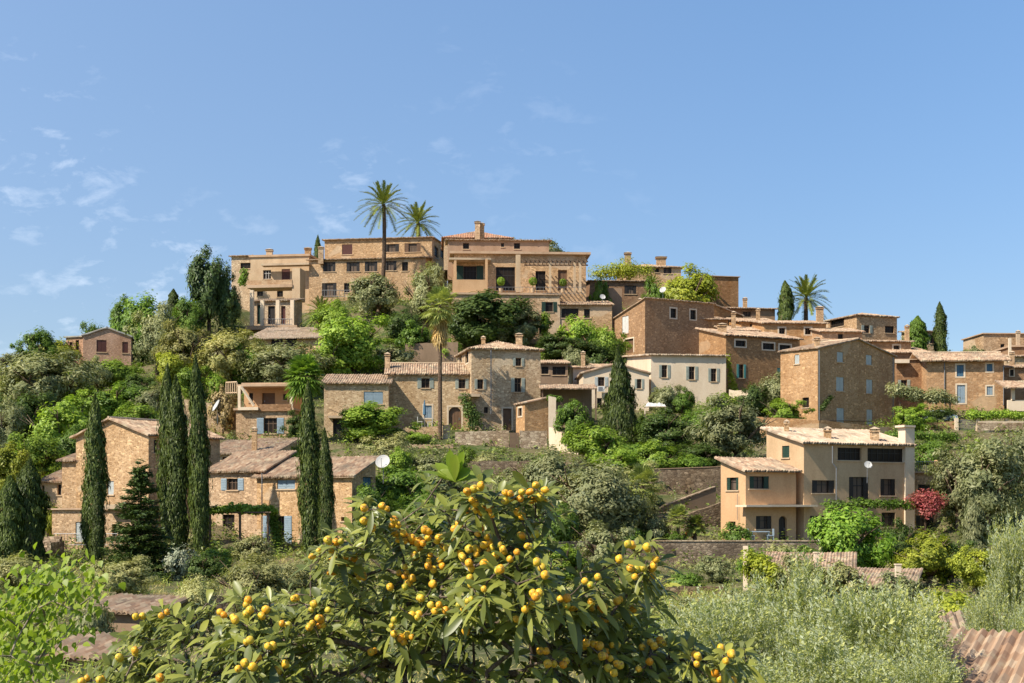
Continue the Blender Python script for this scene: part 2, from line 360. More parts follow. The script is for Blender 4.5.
def corrugated(mb, p0, p1, up, pitch=.28, amp=.055, k0=0., k1=0., seed=0, thick=.13):
    """a tiled roof slope: eave from p0 to p1, up = vector to the ridge; k0, k1 = hip inset fractions"""
    rnd = random.Random(seed)
    e = p1 - p0; Le = e.length; e = e / Le; Ls = up.length; s = up / Ls; n = e.cross(s).normalized()
    if n.z < 0: n = -n
    cols = max(2, int(Le / pitch)); per = 4; ns = cols * per + 1
    rows = max(2, int(Ls / .9) + 1)
    def smax(x):
        f = 1.0
        if k0 > 0: f = min(f, x / (k0 * Le))
        if k1 > 0: f = min(f, (Le - x) / (k1 * Le))
        return max(f, 0)
    jit = [[rnd.uniform(-.03, .03) for _ in range(rows + 1)] for _ in range(cols + 1)]
    eave = [rnd.uniform(-.06, .06) for _ in range(cols + 1)]
    sag = rnd.uniform(0, .10)
    grid = []
    for i in range(ns):
        x = Le * i / (ns - 1); col = min(i // per, cols - 1); wv = amp * (1 - math.cos(6.2832 * i / per)) * .5 - amp * .3
        sg = -sag * math.sin(math.pi * x / Le)
        line = []
        for j in range(rows + 1):
            y = Ls * smax(x) * j / rows + (eave[col] if j == 0 else 0)
            line.append((p0 + e * x + s * y + n * (wv + jit[col][j] + .05) + ZV * sg * (j / rows), (x, y)))
        grid.append(line)
    for i in range(ns - 1):
        for j in range(rows):
            q = (grid[i][j], grid[i + 1][j], grid[i + 1][j + 1], grid[i][j + 1])
            mb.face([t[0] for t in q], [t[1] for t in q])
        a, b = grid[i][0], grid[i + 1][0]
        mb.face([a[0], a[0] - n * thick, b[0] - n * thick, b[0]], [a[1], a[1], b[1], b[1]])
    for i in (0, ns - 1):
        for j in range(rows):
            a, b = grid[i][j], grid[i][j + 1]
            mb.face([a[0], b[0], b[0] - n * thick, a[0] - n * thick], [a[1], b[1], b[1], a[1]])
    t0, t1 = smax(0), smax(Le)
    und = [p0, p1, p1 + s * Ls * 1.0 - e * k1 * Le, p0 + s * Ls + e * k0 * Le]
    mb.face([u - n * (thick - .02) for u in und])
_seed = [100]
def roof_on(root, b, kind, val, m, ov=.4, amp=.055, pitch=.28):
    """tiled or flat roof for a block; returns the top outlines for the R, L, far-R, far-L walls"""
    _seed[0] += 1; sd = _seed[0]; wr, wl, h = b.wr, b.wl, b.h
    mb = MB(); rise = val
    flat = [[(0, h), (wr, h)], [(0, h), (wl, h)], [(0, h), (wr, h)], [(0, h), (wl, h)]]
    A = b.at
    if kind == 'gu':      # ridge along the R face
        k = rise / (wl / 2); vm = wl / 2
        e0 = A(-ov, -ov, h - k * ov); e1 = A(wr + ov, -ov, h - k * ov)
        corrugated(mb, e0, e1, A(-ov, vm, h + rise) - e0, seed=sd, amp=amp, pitch=pitch)
        e0 = A(wr + ov, wl + ov, h - k * ov); e1 = A(-ov, wl + ov, h - k * ov)
        corrugated(mb, e0, e1, A(wr + ov, vm, h + rise) - e0, seed=sd + 50, amp=amp, pitch=pitch)
        mb.tube([A(-ov, vm, h + rise + .06), A(wr + ov, vm, h + rise + .06)], .13, 6)
        g = [(0, h), (wl / 2, h + rise), (wl, h)]; tops = [flat[0], g, flat[2], g]
    elif kind == 'gv':    # gable over the R face
        k = rise / (wr / 2); um = wr / 2
        e0 = A(-ov, -ov, h - k * ov); e1 = A(-ov, wl + ov, h - k * ov)
        corrugated(mb, e0, e1, A(um, -ov, h + rise) - e0, seed=sd, amp=amp, pitch=pitch)
        e0 = A(wr + ov, -ov, h - k * ov); e1 = A(wr + ov, wl + ov, h - k * ov)
        corrugated(mb, e0, e1, A(um, -ov, h + rise) - e0, seed=sd + 50, amp=amp, pitch=pitch)
        mb.tube([A(um, -ov, h + rise + .06), A(um, wl + ov, h + rise + .06)], .13, 6)
        g = [(0, h), (um, h + rise), (wr, h)]; tops = [g, flat[1], g, flat[3]]
    elif kind == 'sv':    # one slope rising away from the R face
        k = rise / wl
        e0 = A(-ov, -ov, h - k * ov); e1 = A(wr + ov, -ov, h - k * ov)
        corrugated(mb, e0, e1, A(-ov, wl + ov, h + rise + k * ov) - e0, seed=sd, amp=amp, pitch=pitch)
        g = [(0, h), (wl, h + rise)]; tops = [flat[0], g, [(0, h + rise), (wr, h + rise)], g]
    elif kind == 'su':    # one slope rising from left to right (rise < 0: falling)
        k = rise / wr
        if rise > 0: e0, e1, t = A(-ov, -ov, h - k * ov), A(-ov, wl + ov, h - k * ov), A(wr + ov, -ov, h + rise + k * ov)
        else: e0, e1, t = A(wr + ov, -ov, h + rise + k * ov), A(wr + ov, wl + ov, h + rise + k * ov), A(-ov, -ov, h - k * ov)
        corrugated(mb, e0, e1, t - e0, seed=sd, amp=amp, pitch=pitch)
        g = [(0, h), (wr, h + rise)]; tops = [g, [(0, h), (wl, h)], g, [(0, h + rise), (wl, h + rise)]]
    elif kind == 'hip':
        half = min(wr, wl) / 2; k = rise / half
        W, Lh = wr + 2 * ov, wl + 2 * ov; q = half + ov; z0 = h - k * ov; up = rise + k * ov
        c = [A(-ov, -ov, z0), A(wr + ov, -ov, z0), A(wr + ov, wl + ov, z0), A(-ov, wl + ov, z0)]
        dirs = [b.l, -b.r, -b.l, b.r]
        for i in range(4):
            W_ = W if i % 2 == 0 else Lh
            f = min(q / W_, .5)
            corrugated(mb, c[i], c[(i + 1) % 4], dirs[i] * q + ZV * up, k0=f, k1=f, seed=sd + i, amp=amp)
        tops = flat
    else:                 # flat roof: a thin slab with a little overhang
        mb.box(b.C, b.r, b.l, -ov * .6, wr + ov * .6, h + .003, h + max(val, .12), -ov * .6, wl + ov * .6)
        tops = flat
    o = mb.build('roof', m, root)
    return o, tops
def opening(root, O, D, Nn, s0, s1, h0, h1, st):
    """window or door parts; st like 'o:b s': opening type, shutter colour, s = pale surround"""
    typ, colr, sur = st[0], st[1], 's' in st[2:]
    w, hgt = s1 - s0, h1 - h0; RV = .26
    part = 'door' if typ in 'dA' else 'window'
    mb = MB()
    if typ in 'dA':
        mb.box(O, D, Nn, s0, s1, h0, h1, -RV - .06, -RV)
        n = max(2, int(w / .35))
        for i in range(n): mb.box(O, D, Nn, s0 + w * (i + .08) / n, s0 + w * (i + .92) / n, h0 + .08, h1 - .08, -RV, -RV + .025)
        root_o = mb.build(part, M['sh_' + colr], root)
        hb = MB(); hb.box(O, D, Nn, s0 + w * .80, s0 + w * .86, h0 + hgt * .42, h0 + hgt * .52, -RV + .026, -RV + .09); hb.build('handle', M['metal'], root_o)
    else:
        mb.face([O + D * a + ZV * b - Nn * RV for a, b in ((s0, h0), (s1, h0), (s1, h1), (s0, h1))])
        root_o = mb.build(part, M['curtain_sheen' if typ == 'h' else 'glass'], root)
        if typ != 'c':
            fb = MB(); t = .06
            for a, b, c, d in ((s0, s0 + t, h0, h1), (s1 - t, s1, h0, h1), (s0 + t, s1 - t, h1 - t, h1), (s0 + t, s1 - t, h0, h0 + t)): fb.box(O, D, Nn, a, b, c, d, -RV + .003, -RV + .05)
            nb = max(1, int(round(w / .75)) - 0)
            for i in range(1, nb + 1):
                x = s0 + w * i / (nb + 1); fb.box(O, D, Nn, x - .03, x + .03, h0 + t, h1 - t, -RV + .003, -RV + .045)
            fb.box(O, D, Nn, s0 + t, s1 - t, h0 + hgt * .62, h0 + hgt * .66, -RV + .003, -RV + .04)
            fb.build('frame', M['sh_w'] if colr == 'w' else M['sh_k' if colr in 'kgh' else 'wood'], root_o)
    def shutter(a, b, n0):
        mb = MB(); mb.box(O, D, Nn, a, b, h0 - .02, h1 + .02, n0, n0 + .035)
        k = max(3, int(hgt / .16))
        for i in range(k): mb.box(O, D, Nn, a + .06, b - .06, h0 + .06 + (hgt - .12) * (i + .15) / k, h0 + .06 + (hgt - .12) * (i + .75) / k, n0 + .035, n0 + .055)
        mb.build('shutter', M['sh_' + colr], root_o)
    if typ == 'o':
        shutter(s0 - w * .52, s0 - .015, .02); shutter(s1 + .015, s1 + w * .52, .02)
    elif typ == 'h':      # shutters standing open inside the width of the opening
        shutter(s0 + .0, s0 + w * .24, -.10); shutter(s1 - w * .24, s1, -.10)
    elif typ == 'c':
        shutter(s0 + .01, (s0 + s1) / 2 - .01, -.12); shutter((s0 + s1) / 2 + .01, s1 - .01, -.12)
    if sur:
        mb = MB(); t = min(.2, w * .25)
        for a, b, c, d in ((s0 - t, s0, h0, h1), (s1, s1 + t, h0, h1), (s0 - t, s1 + t, h1, h1 + t)): mb.box(O, D, Nn, a, b, c, d, -.05, .03)
        if typ not in 'dA': mb.box(O, D, Nn, s0 - t, s1 + t, h0 - t * .8, h0, -.05, .03)
        mb.build('surround', M['white'], root_o)
    elif typ not in 'dA':
        mb = MB(); mb.box(O, D, Nn, s0 - .12, s1 + .12, h0 - .11, h0 - .003, -.1, .10); mb.build('sill', M['tan'], root_o)
def walls(root, b, tops, m, wins, sink=4.):
    ops = {'R': [], 'L': []}; dec = []
    for face, x0, y0, x1, y1, st in wins:
        D, Nn = (b.r, -b.l) if face == 'R' else (b.l, -b.r)
        s0, s1 = sorted((hit(b.C, D, x0), hit(b.C, D, x1)))
        Y = b.C.y + D.y * (s0 + s1) / 2
        h1 = (HY - y0) / F * Y - b.C.z; h0 = (HY - y1) / F * Y - b.C.z
        Lm = b.wr if face == 'R' else b.wl
        s0, s1 = max(s0, .12), min(s1, Lm - .12)
        if st[0] not in 'dA': h0 = max(h0, -3)
        tp = tops[0] if face == 'R' else tops[1]
        mt = min(float(np.interp(s, [t[0] for t in tp], [t[1] for t in tp])) for s in (s0, s1)); h1 = min(h1, mt - .12)
        if s1 - s0 < .15 or h1 - h0 < .2: print('SKIPPED opening', root.name, x0, y0, x1, y1, face, s0, s1, h0, h1); continue
        ops[face].append((s0, s1, h0, h1, st[0] in 'aA')); dec.append((face, s0, s1, h0, h1, st))
    mb = MB(); C, r, l = b.C, b.r, b.l
    wall_face(mb, C, r, -l, b.wr, tops[0], ops['R'], -sink)
    wall_face(mb, C, l, -r, b.wl, tops[1], ops['L'], -sink)
    wall_face(mb, C + l * b.wl, r, l, b.wr, tops[2], [], -sink)
    wall_face(mb, C + r * b.wr, l, r, b.wl, tops[3], [], -sink)
    mb.build('wall', m, root)
    for face, s0, s1, h0, h1, st in dec:
        D, Nn = (r, -l) if face == 'R' else (l, -r)
        opening(root, C, D, Nn, s0, s1, h0, h1, st)
def chimney(roof, b, x, yt, yb, w, dd=3., m='honey'):
    d = b.d + dd; t = P(x, yt, d); q = P(x, yb, d); hw = w / 2 / F * d
    mb = MB(); mb.abox(t.x - hw, t.x + hw, d - hw * .8, d + hw * .8, q.z - 1.0, t.z - .3)
    mb.abox(t.x - hw * 1.25, t.x + hw * 1.25, d - hw * 1.05, d + hw * 1.05, t.z - .3, t.z - .2)
    o = mb.build('chimney', M[m], roof)
    cb = MB()
    for sx in (-.8, .8):
        for sy in (-.6, .6): cb.abox(t.x + hw * sx - .07, t.x + hw * sx + .07, d + hw * sy - .07, d + hw * sy + .07, t.z - .2, t.z - .05)
    c = Vector((t.x, d, t.z - .05)); k = hw * 1.3
    cs = [c + Vector((sx * k, sy * k * .85, 0)) for sx, sy in ((-1, -1), (1, -1), (1, 1), (-1, 1))]; ap = c + Vector((0, 0, .22))
    for i in range(4): cb.face([cs[i], cs[(i + 1) % 4], ap])
    cb.face(cs[::-1]); cb.build('chimney_cap', M['tile'], roof)
def house(label, cat, name, blocks, chims=(), ground=True, group=None):
    """blocks: dicts with the block's picture measures, material, roof and openings; the first one carries the ground contact"""
    bs = []
    for i, q in enumerate(blocks):
        q = dict(q); k = {x: q.pop(x) for x in ('x', 'yb', 'yt', 'd', 'a', 'xl', 'xr', 'wl', 'wr') if x in q}
        b = Block(**k); bs.append((b, q))
    root = empty(name, bs[0][0].C.copy(), label, cat, group)
    roofs = []
    for i, (b, q) in enumerate(bs):
        rk = q.get('roof', ('flat', .15)); ro, tops = roof_on(root, b, rk[0], rk[1], M[q.get('rm', 'tile' if rk[0] != 'flat' else 'slab')], q.get('ov', .4), q.get('amp', .085), q.get('pitch', .28))
        roofs.append((ro, b)); walls(root, b, tops, M[q.get('m', 'honey')], q.get('w', ()), q.get('sink', 4.))
        if q.get('ground', ground and i == 0): FOOT.append((b.C, b.r, b.l, b.wr, b.wl, b.C.z))
    for c in chims: chimney(roofs[c[0]][0], roofs[c[0]][1], *c[1:])
    return root, bs
def box3(root, name, m, x, yb, yt, d, a=0, xl=None, xr=None, wl=None, wr=None, foot=False):
    b = Block(x, yb, yt, d, a, xl, xr, wl, wr); mb = MB(); mb.box(b.C, b.r, b.l, 0, b.wr, 0, b.h, 0, b.wl)
    if foot: FOOT.append((b.C, b.r, b.l, b.wr, b.wl, b.C.z))
    return mb.build(name, M[m], root)
def rail(root, name, m, p, q, h, n, t=.05):
    mb = MB(); p, q = Vector(p), Vector(q)
    mb.tube([p + ZV * h, q + ZV * h], t, 5); mb.tube([p + ZV * .1, q + ZV * .1], t * .7, 5)
    for i in range(n + 1):
        c = p.lerp(q, i / n); mb.tube([c, c + ZV * h], t * .6, 5)
    return mb.build(name, M[m], root)
# ------------------------------------------------------------------ the village, from the skyline down
HILL = 'stone houses of the hill village'
g = HILL
root, bs = house('long three storey honey stone manor behind the tall date palm on the hilltop', 'house', 'stone_house', [
    dict(x=426, yb=300, yt=257, d=235, a=82, xl=309, wr=9, roof=('su', 1.2), ground=True, w=[
        ('L', 323, 262, 335.5, 271.7, 'hk'), ('L', 346.5, 262, 359.7, 271.7, 'hk'), ('L', 364.7, 261.5, 377.4, 271.5, 'hk'), ('L', 384, 261, 396.5, 270.5, 'hk'),
        ('L', 322, 283, 336.5, 296, 'hk'), ('L', 344, 283, 349.5, 292.5, 'nk'), ('L', 402, 262, 408, 271, 'nk')]),
    dict(x=432, yb=259, yt=237, d=238.5, a=82, xl=324.6, xr=447.3, roof=('su', .7), w=[
        ('L', 342, 244.3, 352.3, 254.5, 'cr'), ('L', 384, 244, 399, 252, 'hk'), ('L', 404.6, 243.3, 420.6, 252, 'hn'), ('R', 434.5, 247, 438.5, 258, 'nk'), ('R', 440.5, 249, 444.5, 259, 'nk')]),
    dict(x=309, yb=300, yt=256, d=239, a=82, xl=250.5, wr=8, roof=('flat', .35), m='tan', w=[
        ('L', 281.7, 269, 290, 280, 'cr'), ('L', 263, 270, 271, 279, 'nw'), ('L', 257, 291, 263, 296, 'nk'), ('L', 277, 291, 283, 297, 'nk')]),
    dict(x=251.7, yb=300, yt=255.5, d=243, a=82, xl=231.4, wr=7, roof=('su', .5), m='pale', w=[('L', 240.5, 262.8, 250.5, 268.5, 'nk'), ('L', 240, 277, 246, 284, 'nk')])],
    [(2, 269.5, 249.5, 257, 6, 3), (2, 308, 248, 256, 6, 4), (0, 321, 247, 258, 5, 2)], group=g)
box3(root, 'pillar', 'tan', 300, 300, 268, 231.5, 82, xl=292, wr=3)
box3(root, 'balcony_slab', 'slab', 292.4, 287, 284, 231.5, 82, xl=246.7, wr=4)
box3(root, 'balcony_parapet', 'amber', 292, 284, 279.5, 231.6, 82, xl=247.5, wr=.15)
box3(root, 'canopy', 'tile', 309, 264.5, 262.5, 236.5, 82, xl=261, wr=1.8)
rail(root, 'balcony_railing', 'metal', P(322, 297, 233.5), P(352, 297, 233), 1.1, 12)

root, bs = house('open porch with pale pillars and a red door below the manor', 'house', 'porch_house', [
    dict(x=294, yb=325, yt=300, d=219, a=84, xl=254, wr=5, roof=('su', .9), m='pale', w=[('L', 281, 306, 285.5, 324, 'dr'), ('L', 257, 305, 262, 324, 'dg'), ('L', 268, 306, 275, 324, 'dk')])], group=g)
_c = P(300, 306, 222); FOOT.append((_c, Vector((0, 1, 0)), Vector((-1, 0, 0)), 17, 12, _c.z))
for px in (251.5, 262, 277.5, 292): box3(root, 'pillar', 'cream', px + 1.8, 326, 290 if px < 252 else 300, 215.6, 84, xl=px - 1.8, wr=.55)
box3(root, 'porch_floor', 'slab', 297, 329, 325, 214.8, 84, xl=245, wr=6)
rail(root, 'railing', 'sh_w' if False else 'metal', P(263, 325, 215.3), P(292, 325, 215), .9, 12)

root, bs = house('low house with a wide pale tiled roof and dark open bays under the porch', 'house', 'stone_house', [
    dict(x=325, yb=356, yt=336.5, a=80, xl=251, wr=8, roof=('su', 2.3), ov=.7, rm='tilep', w=[('L', 271, 338, 283, 353, 'nk'), ('L', 285, 338, 297, 349, 'nk'), ('L', 254, 339, 258, 350, 'ng')])], group=g)

root, bs = house('wide terraced villa with green shutters and a pergola on the hilltop', 'house', 'terrace_villa', [
    dict(x=452, yb=342, yt=294.5, d=209, a=3, xr=560, wl=14, roof=('flat', .3), w=[('R', 545.5, 302, 553, 311.7, 'og'), ('R', 539, 326, 546, 334, 'nk')]),
    dict(x=560, yb=342, yt=304, d=210, a=3, xr=612, wl=6, roof=('sv', 1.3), w=[('R', 561.5, 308.5, 578.5, 318, 'nk'), ('R', 584, 309, 590, 318, 'nk')]),
    dict(x=454, yb=292, yt=254, d=214, a=3, xr=586, wl=9, roof=('flat', .35), ov=1.1, m='honey', w=[
        ('R', 463.5, 266, 476.5, 279.5, 'og'), ('R', 496, 267, 515, 290.5, 'nk'), ('R', 535.5, 271, 545.5, 290.5, 'nk'), ('R', 558, 270, 567, 290.5, 'dn')]),
    dict(x=448, yb=254, yt=239.5, d=219, a=3, xr=549, wl=8, roof=('sv', .7), m='terra', w=[('R', 463, 243, 469, 249, 'nk'), ('R', 501, 243, 504, 247, 'nk'), ('R', 514, 243, 520, 249, 'nk')]),
    dict(x=444, yb=245, yt=237, d=228.5, a=3, xr=511, wl=11, roof=('hip', 2.0), rm='tiler')],
    [(3, 477.5, 221.6, 238, 5, 6), (3, 482, 223.5, 238, 4.5, 6.5)], group=g)
box3(root, 'pillar', 'tan', 516, 292, 254.6, 210, 3, xr=520.5, wl=.7)
box3(root, 'terrace_parapet', 'orange', 452.5, 294, 279.5, 209.1, 3, xr=487, wl=.3)
box3(root, 'tiled_canopy', 'tile', 449, 259.5, 257.5, 211.5, 3, xr=491, wl=2.4)
for px in (485.3, 454): box3(root, 'pillar', 'orange', px, 292, 259, 211.6, 3, xr=px + 2.4, wl=.35)
rail(root, 'terrace_railing', 'metal', P(488, 294, 209.3), P(585, 294, 209.6), 1.0, 28, .03)
pg = empty('terrace_pergola', P(552, 292, 210.5), 'pale timber pergola standing on the terrace of the hilltop villa', 'pergola')
for px in (549, 573.5, 579): box3(pg, 'post', 'tan', px, 292, 262, 210.2, 3, xr=px + 2.4, wl=.35)
mb = MB()
for y, dd in ((260, 210.2), (259, 213.4)): mb.abox(P(524, y, dd).x, P(588, y, dd).x, dd, dd + .15, P(0, 262, 210).z, P(0, 260.6, 210).z)
mb.build('beam', M['wood'], pg)
mb = MB()
for i in range(15):
    x = P(525 + i * 4.4, 0, 210).x; mb.abox(x, x + .1, 209.7, 213.9, P(0, 260.5, 210).z, P(0, 259.4, 210).z)
mb.build('rafters', M['wood'], pg)

house('brown stone house with one dark window right of the villa terrace', 'house', 'stone_house', [
    dict(x=590, yb=312, yt=280.5, d=226, a=3, xr=647, wl=8, roof=('sv', .8), m='brown', w=[('R', 624.4, 285.5, 636.3, 294, 'hk'), ('R', 603, 285, 609, 293, 'nk')])], group=g)
house('small skyline house with two chimneys behind the yellow green hedge', 'house', 'stone_house', [
    dict(x=626, yb=280, yt=266, d=238, a=6, xr=681, wl=9, roof=('hip', 1.1), sink=9, w=[('R', 663.5, 268, 671.5, 273.5, 'hk'), ('R', 655, 268.5, 659, 272.5, 'nk'), ('R', 645, 268, 649, 272.5, 'nk')])],
    [(0, 627.7, 252.7, 264, 6, 2), (0, 661, 257, 264, 9, 3)], group=g)
house('windowless flat topped brown block on the skyline', 'house', 'stone_house', [
    dict(x=700, yb=302, yt=276, d=229, a=12, xr=738.5, wl=8, roof=('flat', .12), m='brown', sink=7)], group=g)
house('tall brown house with orange sunlit gable side and two white framed windows', 'house', 'stone_house', [
    dict(x=645, yb=353, yt=298, d=204, a=30, xl=613, xr=714, roof=('sv', -2.1), m='rust', ov=.25, w=[
        ('R', 670.5, 308.5, 676.2, 318, 'nks'), ('R', 690.3, 310, 695.7, 319.5, 'nks'), ('L', 622, 316, 628.5, 333.5, 'cw'), ('L', 624.5, 339, 633.5, 353, 'dns')]),
    dict(x=713, yb=345, yt=304, d=215, a=28, xr=742, wl=6, roof=('su', -1.4), m='rust', ov=.25)],
    [(0, 640, 299, 312, 4, 5)], group=g)
house('low brown roofs with a blue dormer window behind the tall brown house', 'house', 'stone_house', [
    dict(x=702, yb=332, yt=307, d=217, a=10, xr=775, wl=7, roof=('sv', .9), m='brown', w=[('R', 743, 311.5, 751, 317, 'nB')])],
    [(0, 745, 298, 306, 4, 3)], group=g)
house('low tile roofed house crowned with three thin chimneys above the turquoise shutters', 'house', 'stone_house', [
    dict(x=728, yb=347, yt=330, d=204, a=8, xr=772, wl=7, roof=('sv', 1.5), m='amber', w=[('R', 730, 333, 737, 339, 'nk')])],
    [(0, 733.5, 312, 322, 4, 3), (0, 762, 322, 332, 5, 2), (0, 770, 322, 332, 4, 2.5)], group=g)
house('small tiled shed roof with a dark opening left of the blue windowed low house', 'house', 'stone_house', [
    dict(x=741, yb=342, yt=321, d=209.5, a=8, xr=776, wl=6, roof=('sv', 1.2), m='amber', w=[('R', 750, 324, 757, 329, 'nk')])],
    [(0, 758, 309, 318, 3.5, 2)], group=g)
house('low tiled roof tucked in front of the open corner loggia', 'house', 'stone_house', [
    dict(x=822, yb=352, yt=331, d=199, a=5, xr=862, wl=6, roof=('sv', 1.1), m='amber', w=[('R', 838, 334, 843, 339, 'nk')])], group=g)
house('narrow tiled house between the wide tiled house and the blue shuttered house', 'house', 'stone_house', [
    dict(x=893, yb=378, yt=352, d=188, a=3, xr=929, wl=6, roof=('sv', 1.2), m='brown', w=[('R', 914, 356, 919, 363, 'nk')])], group=g)
house('low house with a plain tiled roof behind the brown house with turquoise shutters', 'house', 'stone_house', [
    dict(x=690, yb=345, yt=318, d=209, a=14, xr=728, wl=6, roof=('sv', 1.1), m='rust')], [(0, 706, 306, 316, 4, 2)], group=g)
house('low house with blue windows below the skyline cypress and palm', 'house', 'stone_house', [
    dict(x=764, yb=347, yt=322.5, d=203, a=5, xr=826, wl=8, roof=('sv', 1.3), m='amber', w=[('R', 779, 328, 785, 334, 'nBs'), ('R', 805, 328, 811, 334.5, 'nBs')])],
    [(0, 819.7, 307, 320, 6.5, 3)], group=g)
root, bs = house('house with an open corner loggia and a white awning near the skyline', 'house', 'stone_house', [
    dict(x=856.7, yb=347, yt=314.5, d=206, a=22, xl=826, xr=897, roof=('hip', .8), ov=.3, w=[('L', 830, 317.5, 844, 327, 'nk'), ('R', 864, 325.5, 869.5, 333, 'op'), ('R', 885, 326, 894, 333, 'nk')])], group=g)
box3(root, 'awning', 'sh_w', 883, 329.5, 325.5, 211.5, 22, xr=897, wl=1.2)
house('small pale house beside the lone skyline cypress on the right', 'house', 'stone_house', [
    dict(x=920, yb=362, yt=331, d=203, a=10, xr=943, wl=6, roof=('sv', .6), m='pale', w=[('R', 930, 335, 937, 343.5, 'op')])], group=g)
house('wide tiled house with one blue window behind the tall gabled house', 'house', 'stone_house', [
    dict(x=836, yb=375, yt=340.5, d=190, a=6, xr=911, wl=9, roof=('sv', 1.1), m='amber', w=[('R', 893.5, 345.5, 899.5, 354, 'nBs')])],
    [(0, 907, 325.5, 338, 4, 3)], group=g)
root, bs = house('amber stone house with blue shutters in white surrounds above the parked car', 'house', 'stone_house', [
    dict(x=926.5, yb=409, yt=359.5, d=177, a=-4, xr=1004, wl=9, roof=('gu', 1.25), ov=.8, m='amber', w=[
        ('R', 956.7, 365, 963.7, 376.5, 'cBs'), ('R', 986.7, 364, 992.5, 371.5, 'cBs'), ('R', 957, 385, 965.3, 403, 'cbs'), ('R', 986.7, 386.3, 992.8, 395, 'cbs')]),
    dict(x=897, yb=409, yt=360, d=180, a=-3, xr=926, wl=6, roof=('flat', .1), m='brown', w=[('R', 901, 380, 907, 388, 'op')]),
    dict(x=1003.5, yb=409, yt=367, d=178.5, a=-3, xr=1052, wl=7, roof=('sv', .9), m='brown', w=[('R', 1010, 369.5, 1013.7, 376, 'nks')])],
    [(2, 1012, 352, 364, 4, 3)], group=g)
box3(root, 'awning', 'white', 895, 363, 359.5, 179, -3, xr=909.5, wl=1.0)
mb = MB(); mb.tube([P(944.5, 361, 176.7), P(944.5, 404, 176.7)], .06, 5); mb.tube([P(1003.5, 366, 176.3), P(1003.5, 405, 176.3)], .06, 5); mb.build('drainpipe', M['metal'], root)
pc = empty('garden_porch', P(1016, 409, 172), 'small tile roofed garden porch on pillars at the right picture edge', 'porch')
box3(pc, 'low_wall', 'cream', 1008, 411, 400, 172, 0, xr=1050, wl=.4)
for px in (1012, 1034): box3(pc, 'pillar', 'cream', px, 401, 388, 172, 0, xr=px + 3, wl=.4)
cb_ = Block(1007, 400, 388, 171.6, 0, None, 1052, 4); mb = MB(); corrugated(mb, cb_.at(-.3, -.4, cb_.h), cb_.at(cb_.wr, -.4, cb_.h), Vector((0, 4, 1.2)), seed=5); mb.build('roof', M['tile'], pc)
house('flat roofed sunlit stone house on the far right skyline', 'house', 'stone_house', [
    dict(x=983.6, yb=354, yt=334, d=206, a=3, xr=1040, wl=8, roof=('flat', .15), w=[('R', 1000.5, 344, 1004.5, 349.5, 'nk')])], group=g)
root, bs = house('terraced house with pale posts and slabs at the far right edge', 'house', 'stone_house', [
    dict(x=1006, yb=368, yt=356, d=194, a=0, xr=1060, wl=8, roof=('sv', 1.0), m='pale'),
    dict(x=1011, yb=356, yt=347, d=198, a=0, xr=1060, wl=7, roof=('flat', .25), m='brown')], [(1, 1018, 331, 347, 3.5, 2)], group=g)
box3(root, 'post', 'cream', 1009, 362, 338, 193.5, 0, xr=1011.4, wl=.35)

house('brown house with turquoise shutters and three wide windows under a tiled eave', 'house', 'stone_house', [
    dict(x=726, yb=395, yt=334.5, d=186, a=25, xl=699, xr=799.7, roof=('sv', 1.5), m='rust', w=[
        ('R', 735.5, 340.5, 745.5, 346.5, 'nks'), ('R', 762.8, 343.3, 774, 349.5, 'nks'), ('R', 779.5, 345, 790.5, 350.5, 'nks'), ('R', 739, 364.5, 743.5, 378, 'ot'), ('R', 777, 368, 783, 378, 'ct')])],
    [(0, 722, 324, 336, 8, 3)], group=g)
root, bs = house('cream two part house with sage shutters behind the pointed garden cypress', 'house', 'cream_house', [
    dict(x=651, yb=405, yt=354.5, d=181, a=7, xl=622, xr=726, roof=('sv', 1.6), rm='tilep', m='cream', w=[
        ('R', 661.8, 365, 667.3, 377.5, 'op'), ('R', 689, 366.5, 694.8, 379.5, 'op'), ('R', 711, 368.5, 716.5, 381.5, 'op'), ('R', 686, 397.5, 695.5, 410, 'aks')]),
    dict(x=583, yb=408, yt=372.5, d=177, a=2, xr=649, wl=9, roof=('gv', 1.15), m='cream', ov=.3, w=[
        ('R', 598, 377, 604.5, 386, 'ol'), ('R', 637, 379, 641.5, 388.5, 'op'), ('R', 597, 398, 602, 408, 'nk'), ('R', 586, 398, 590, 406, 'nk')]),
    dict(x=573, yb=388, yt=367, d=187, a=10, xr=622, wl=7, roof=('sv', 1.1), m='cream')],
    [(2, 583, 352, 366, 4, 1)], group=g)
mb = MB(); q = P(597.5, 391.5, 176.4); mb.abox(q.x, q.x + .9, 176.3, 176.7, q.z, q.z + .65); ac = mb.build('air_conditioner', M['sh_w'], root)
mb = MB(); mb.lathe((q.x + .45, 176.28, q.z + .32), [(0, 0), (.01, 0)], 8); mb.abox(q.x + .1, q.x + .62, 176.27, 176.3, q.z + .1, q.z + .55); mb.build('fan_grille', M['metal'], ac)
house('tall gabled honey stone house with closed grey blue shutters in three rows', 'house', 'tall_stone_house', [
    dict(x=817.8, yb=432.5, yt=347.5, d=166.5, a=40, xl=780.5, xr=894.8, roof=('gv', 1.55), m='amber', ov=.25, w=[
        ('R', 837, 352, 843.3, 362, 'cl'), ('R', 866, 355, 872, 364.8, 'cl'), ('R', 836.2, 377, 844, 391, 'cl'), ('R', 866.3, 379.5, 872.7, 393.5, 'cl'), ('R', 836.6, 408, 844.2, 423, 'cl'), ('R', 866.6, 409.5, 872.7, 424.5, 'cl'),
        ('L', 794.5, 354.5, 799.3, 364, 'cl'), ('L', 802.5, 397.5, 809, 407.5, 'nk')])],
    [(0, 817, 338, 348, 5, 2)], group=g)

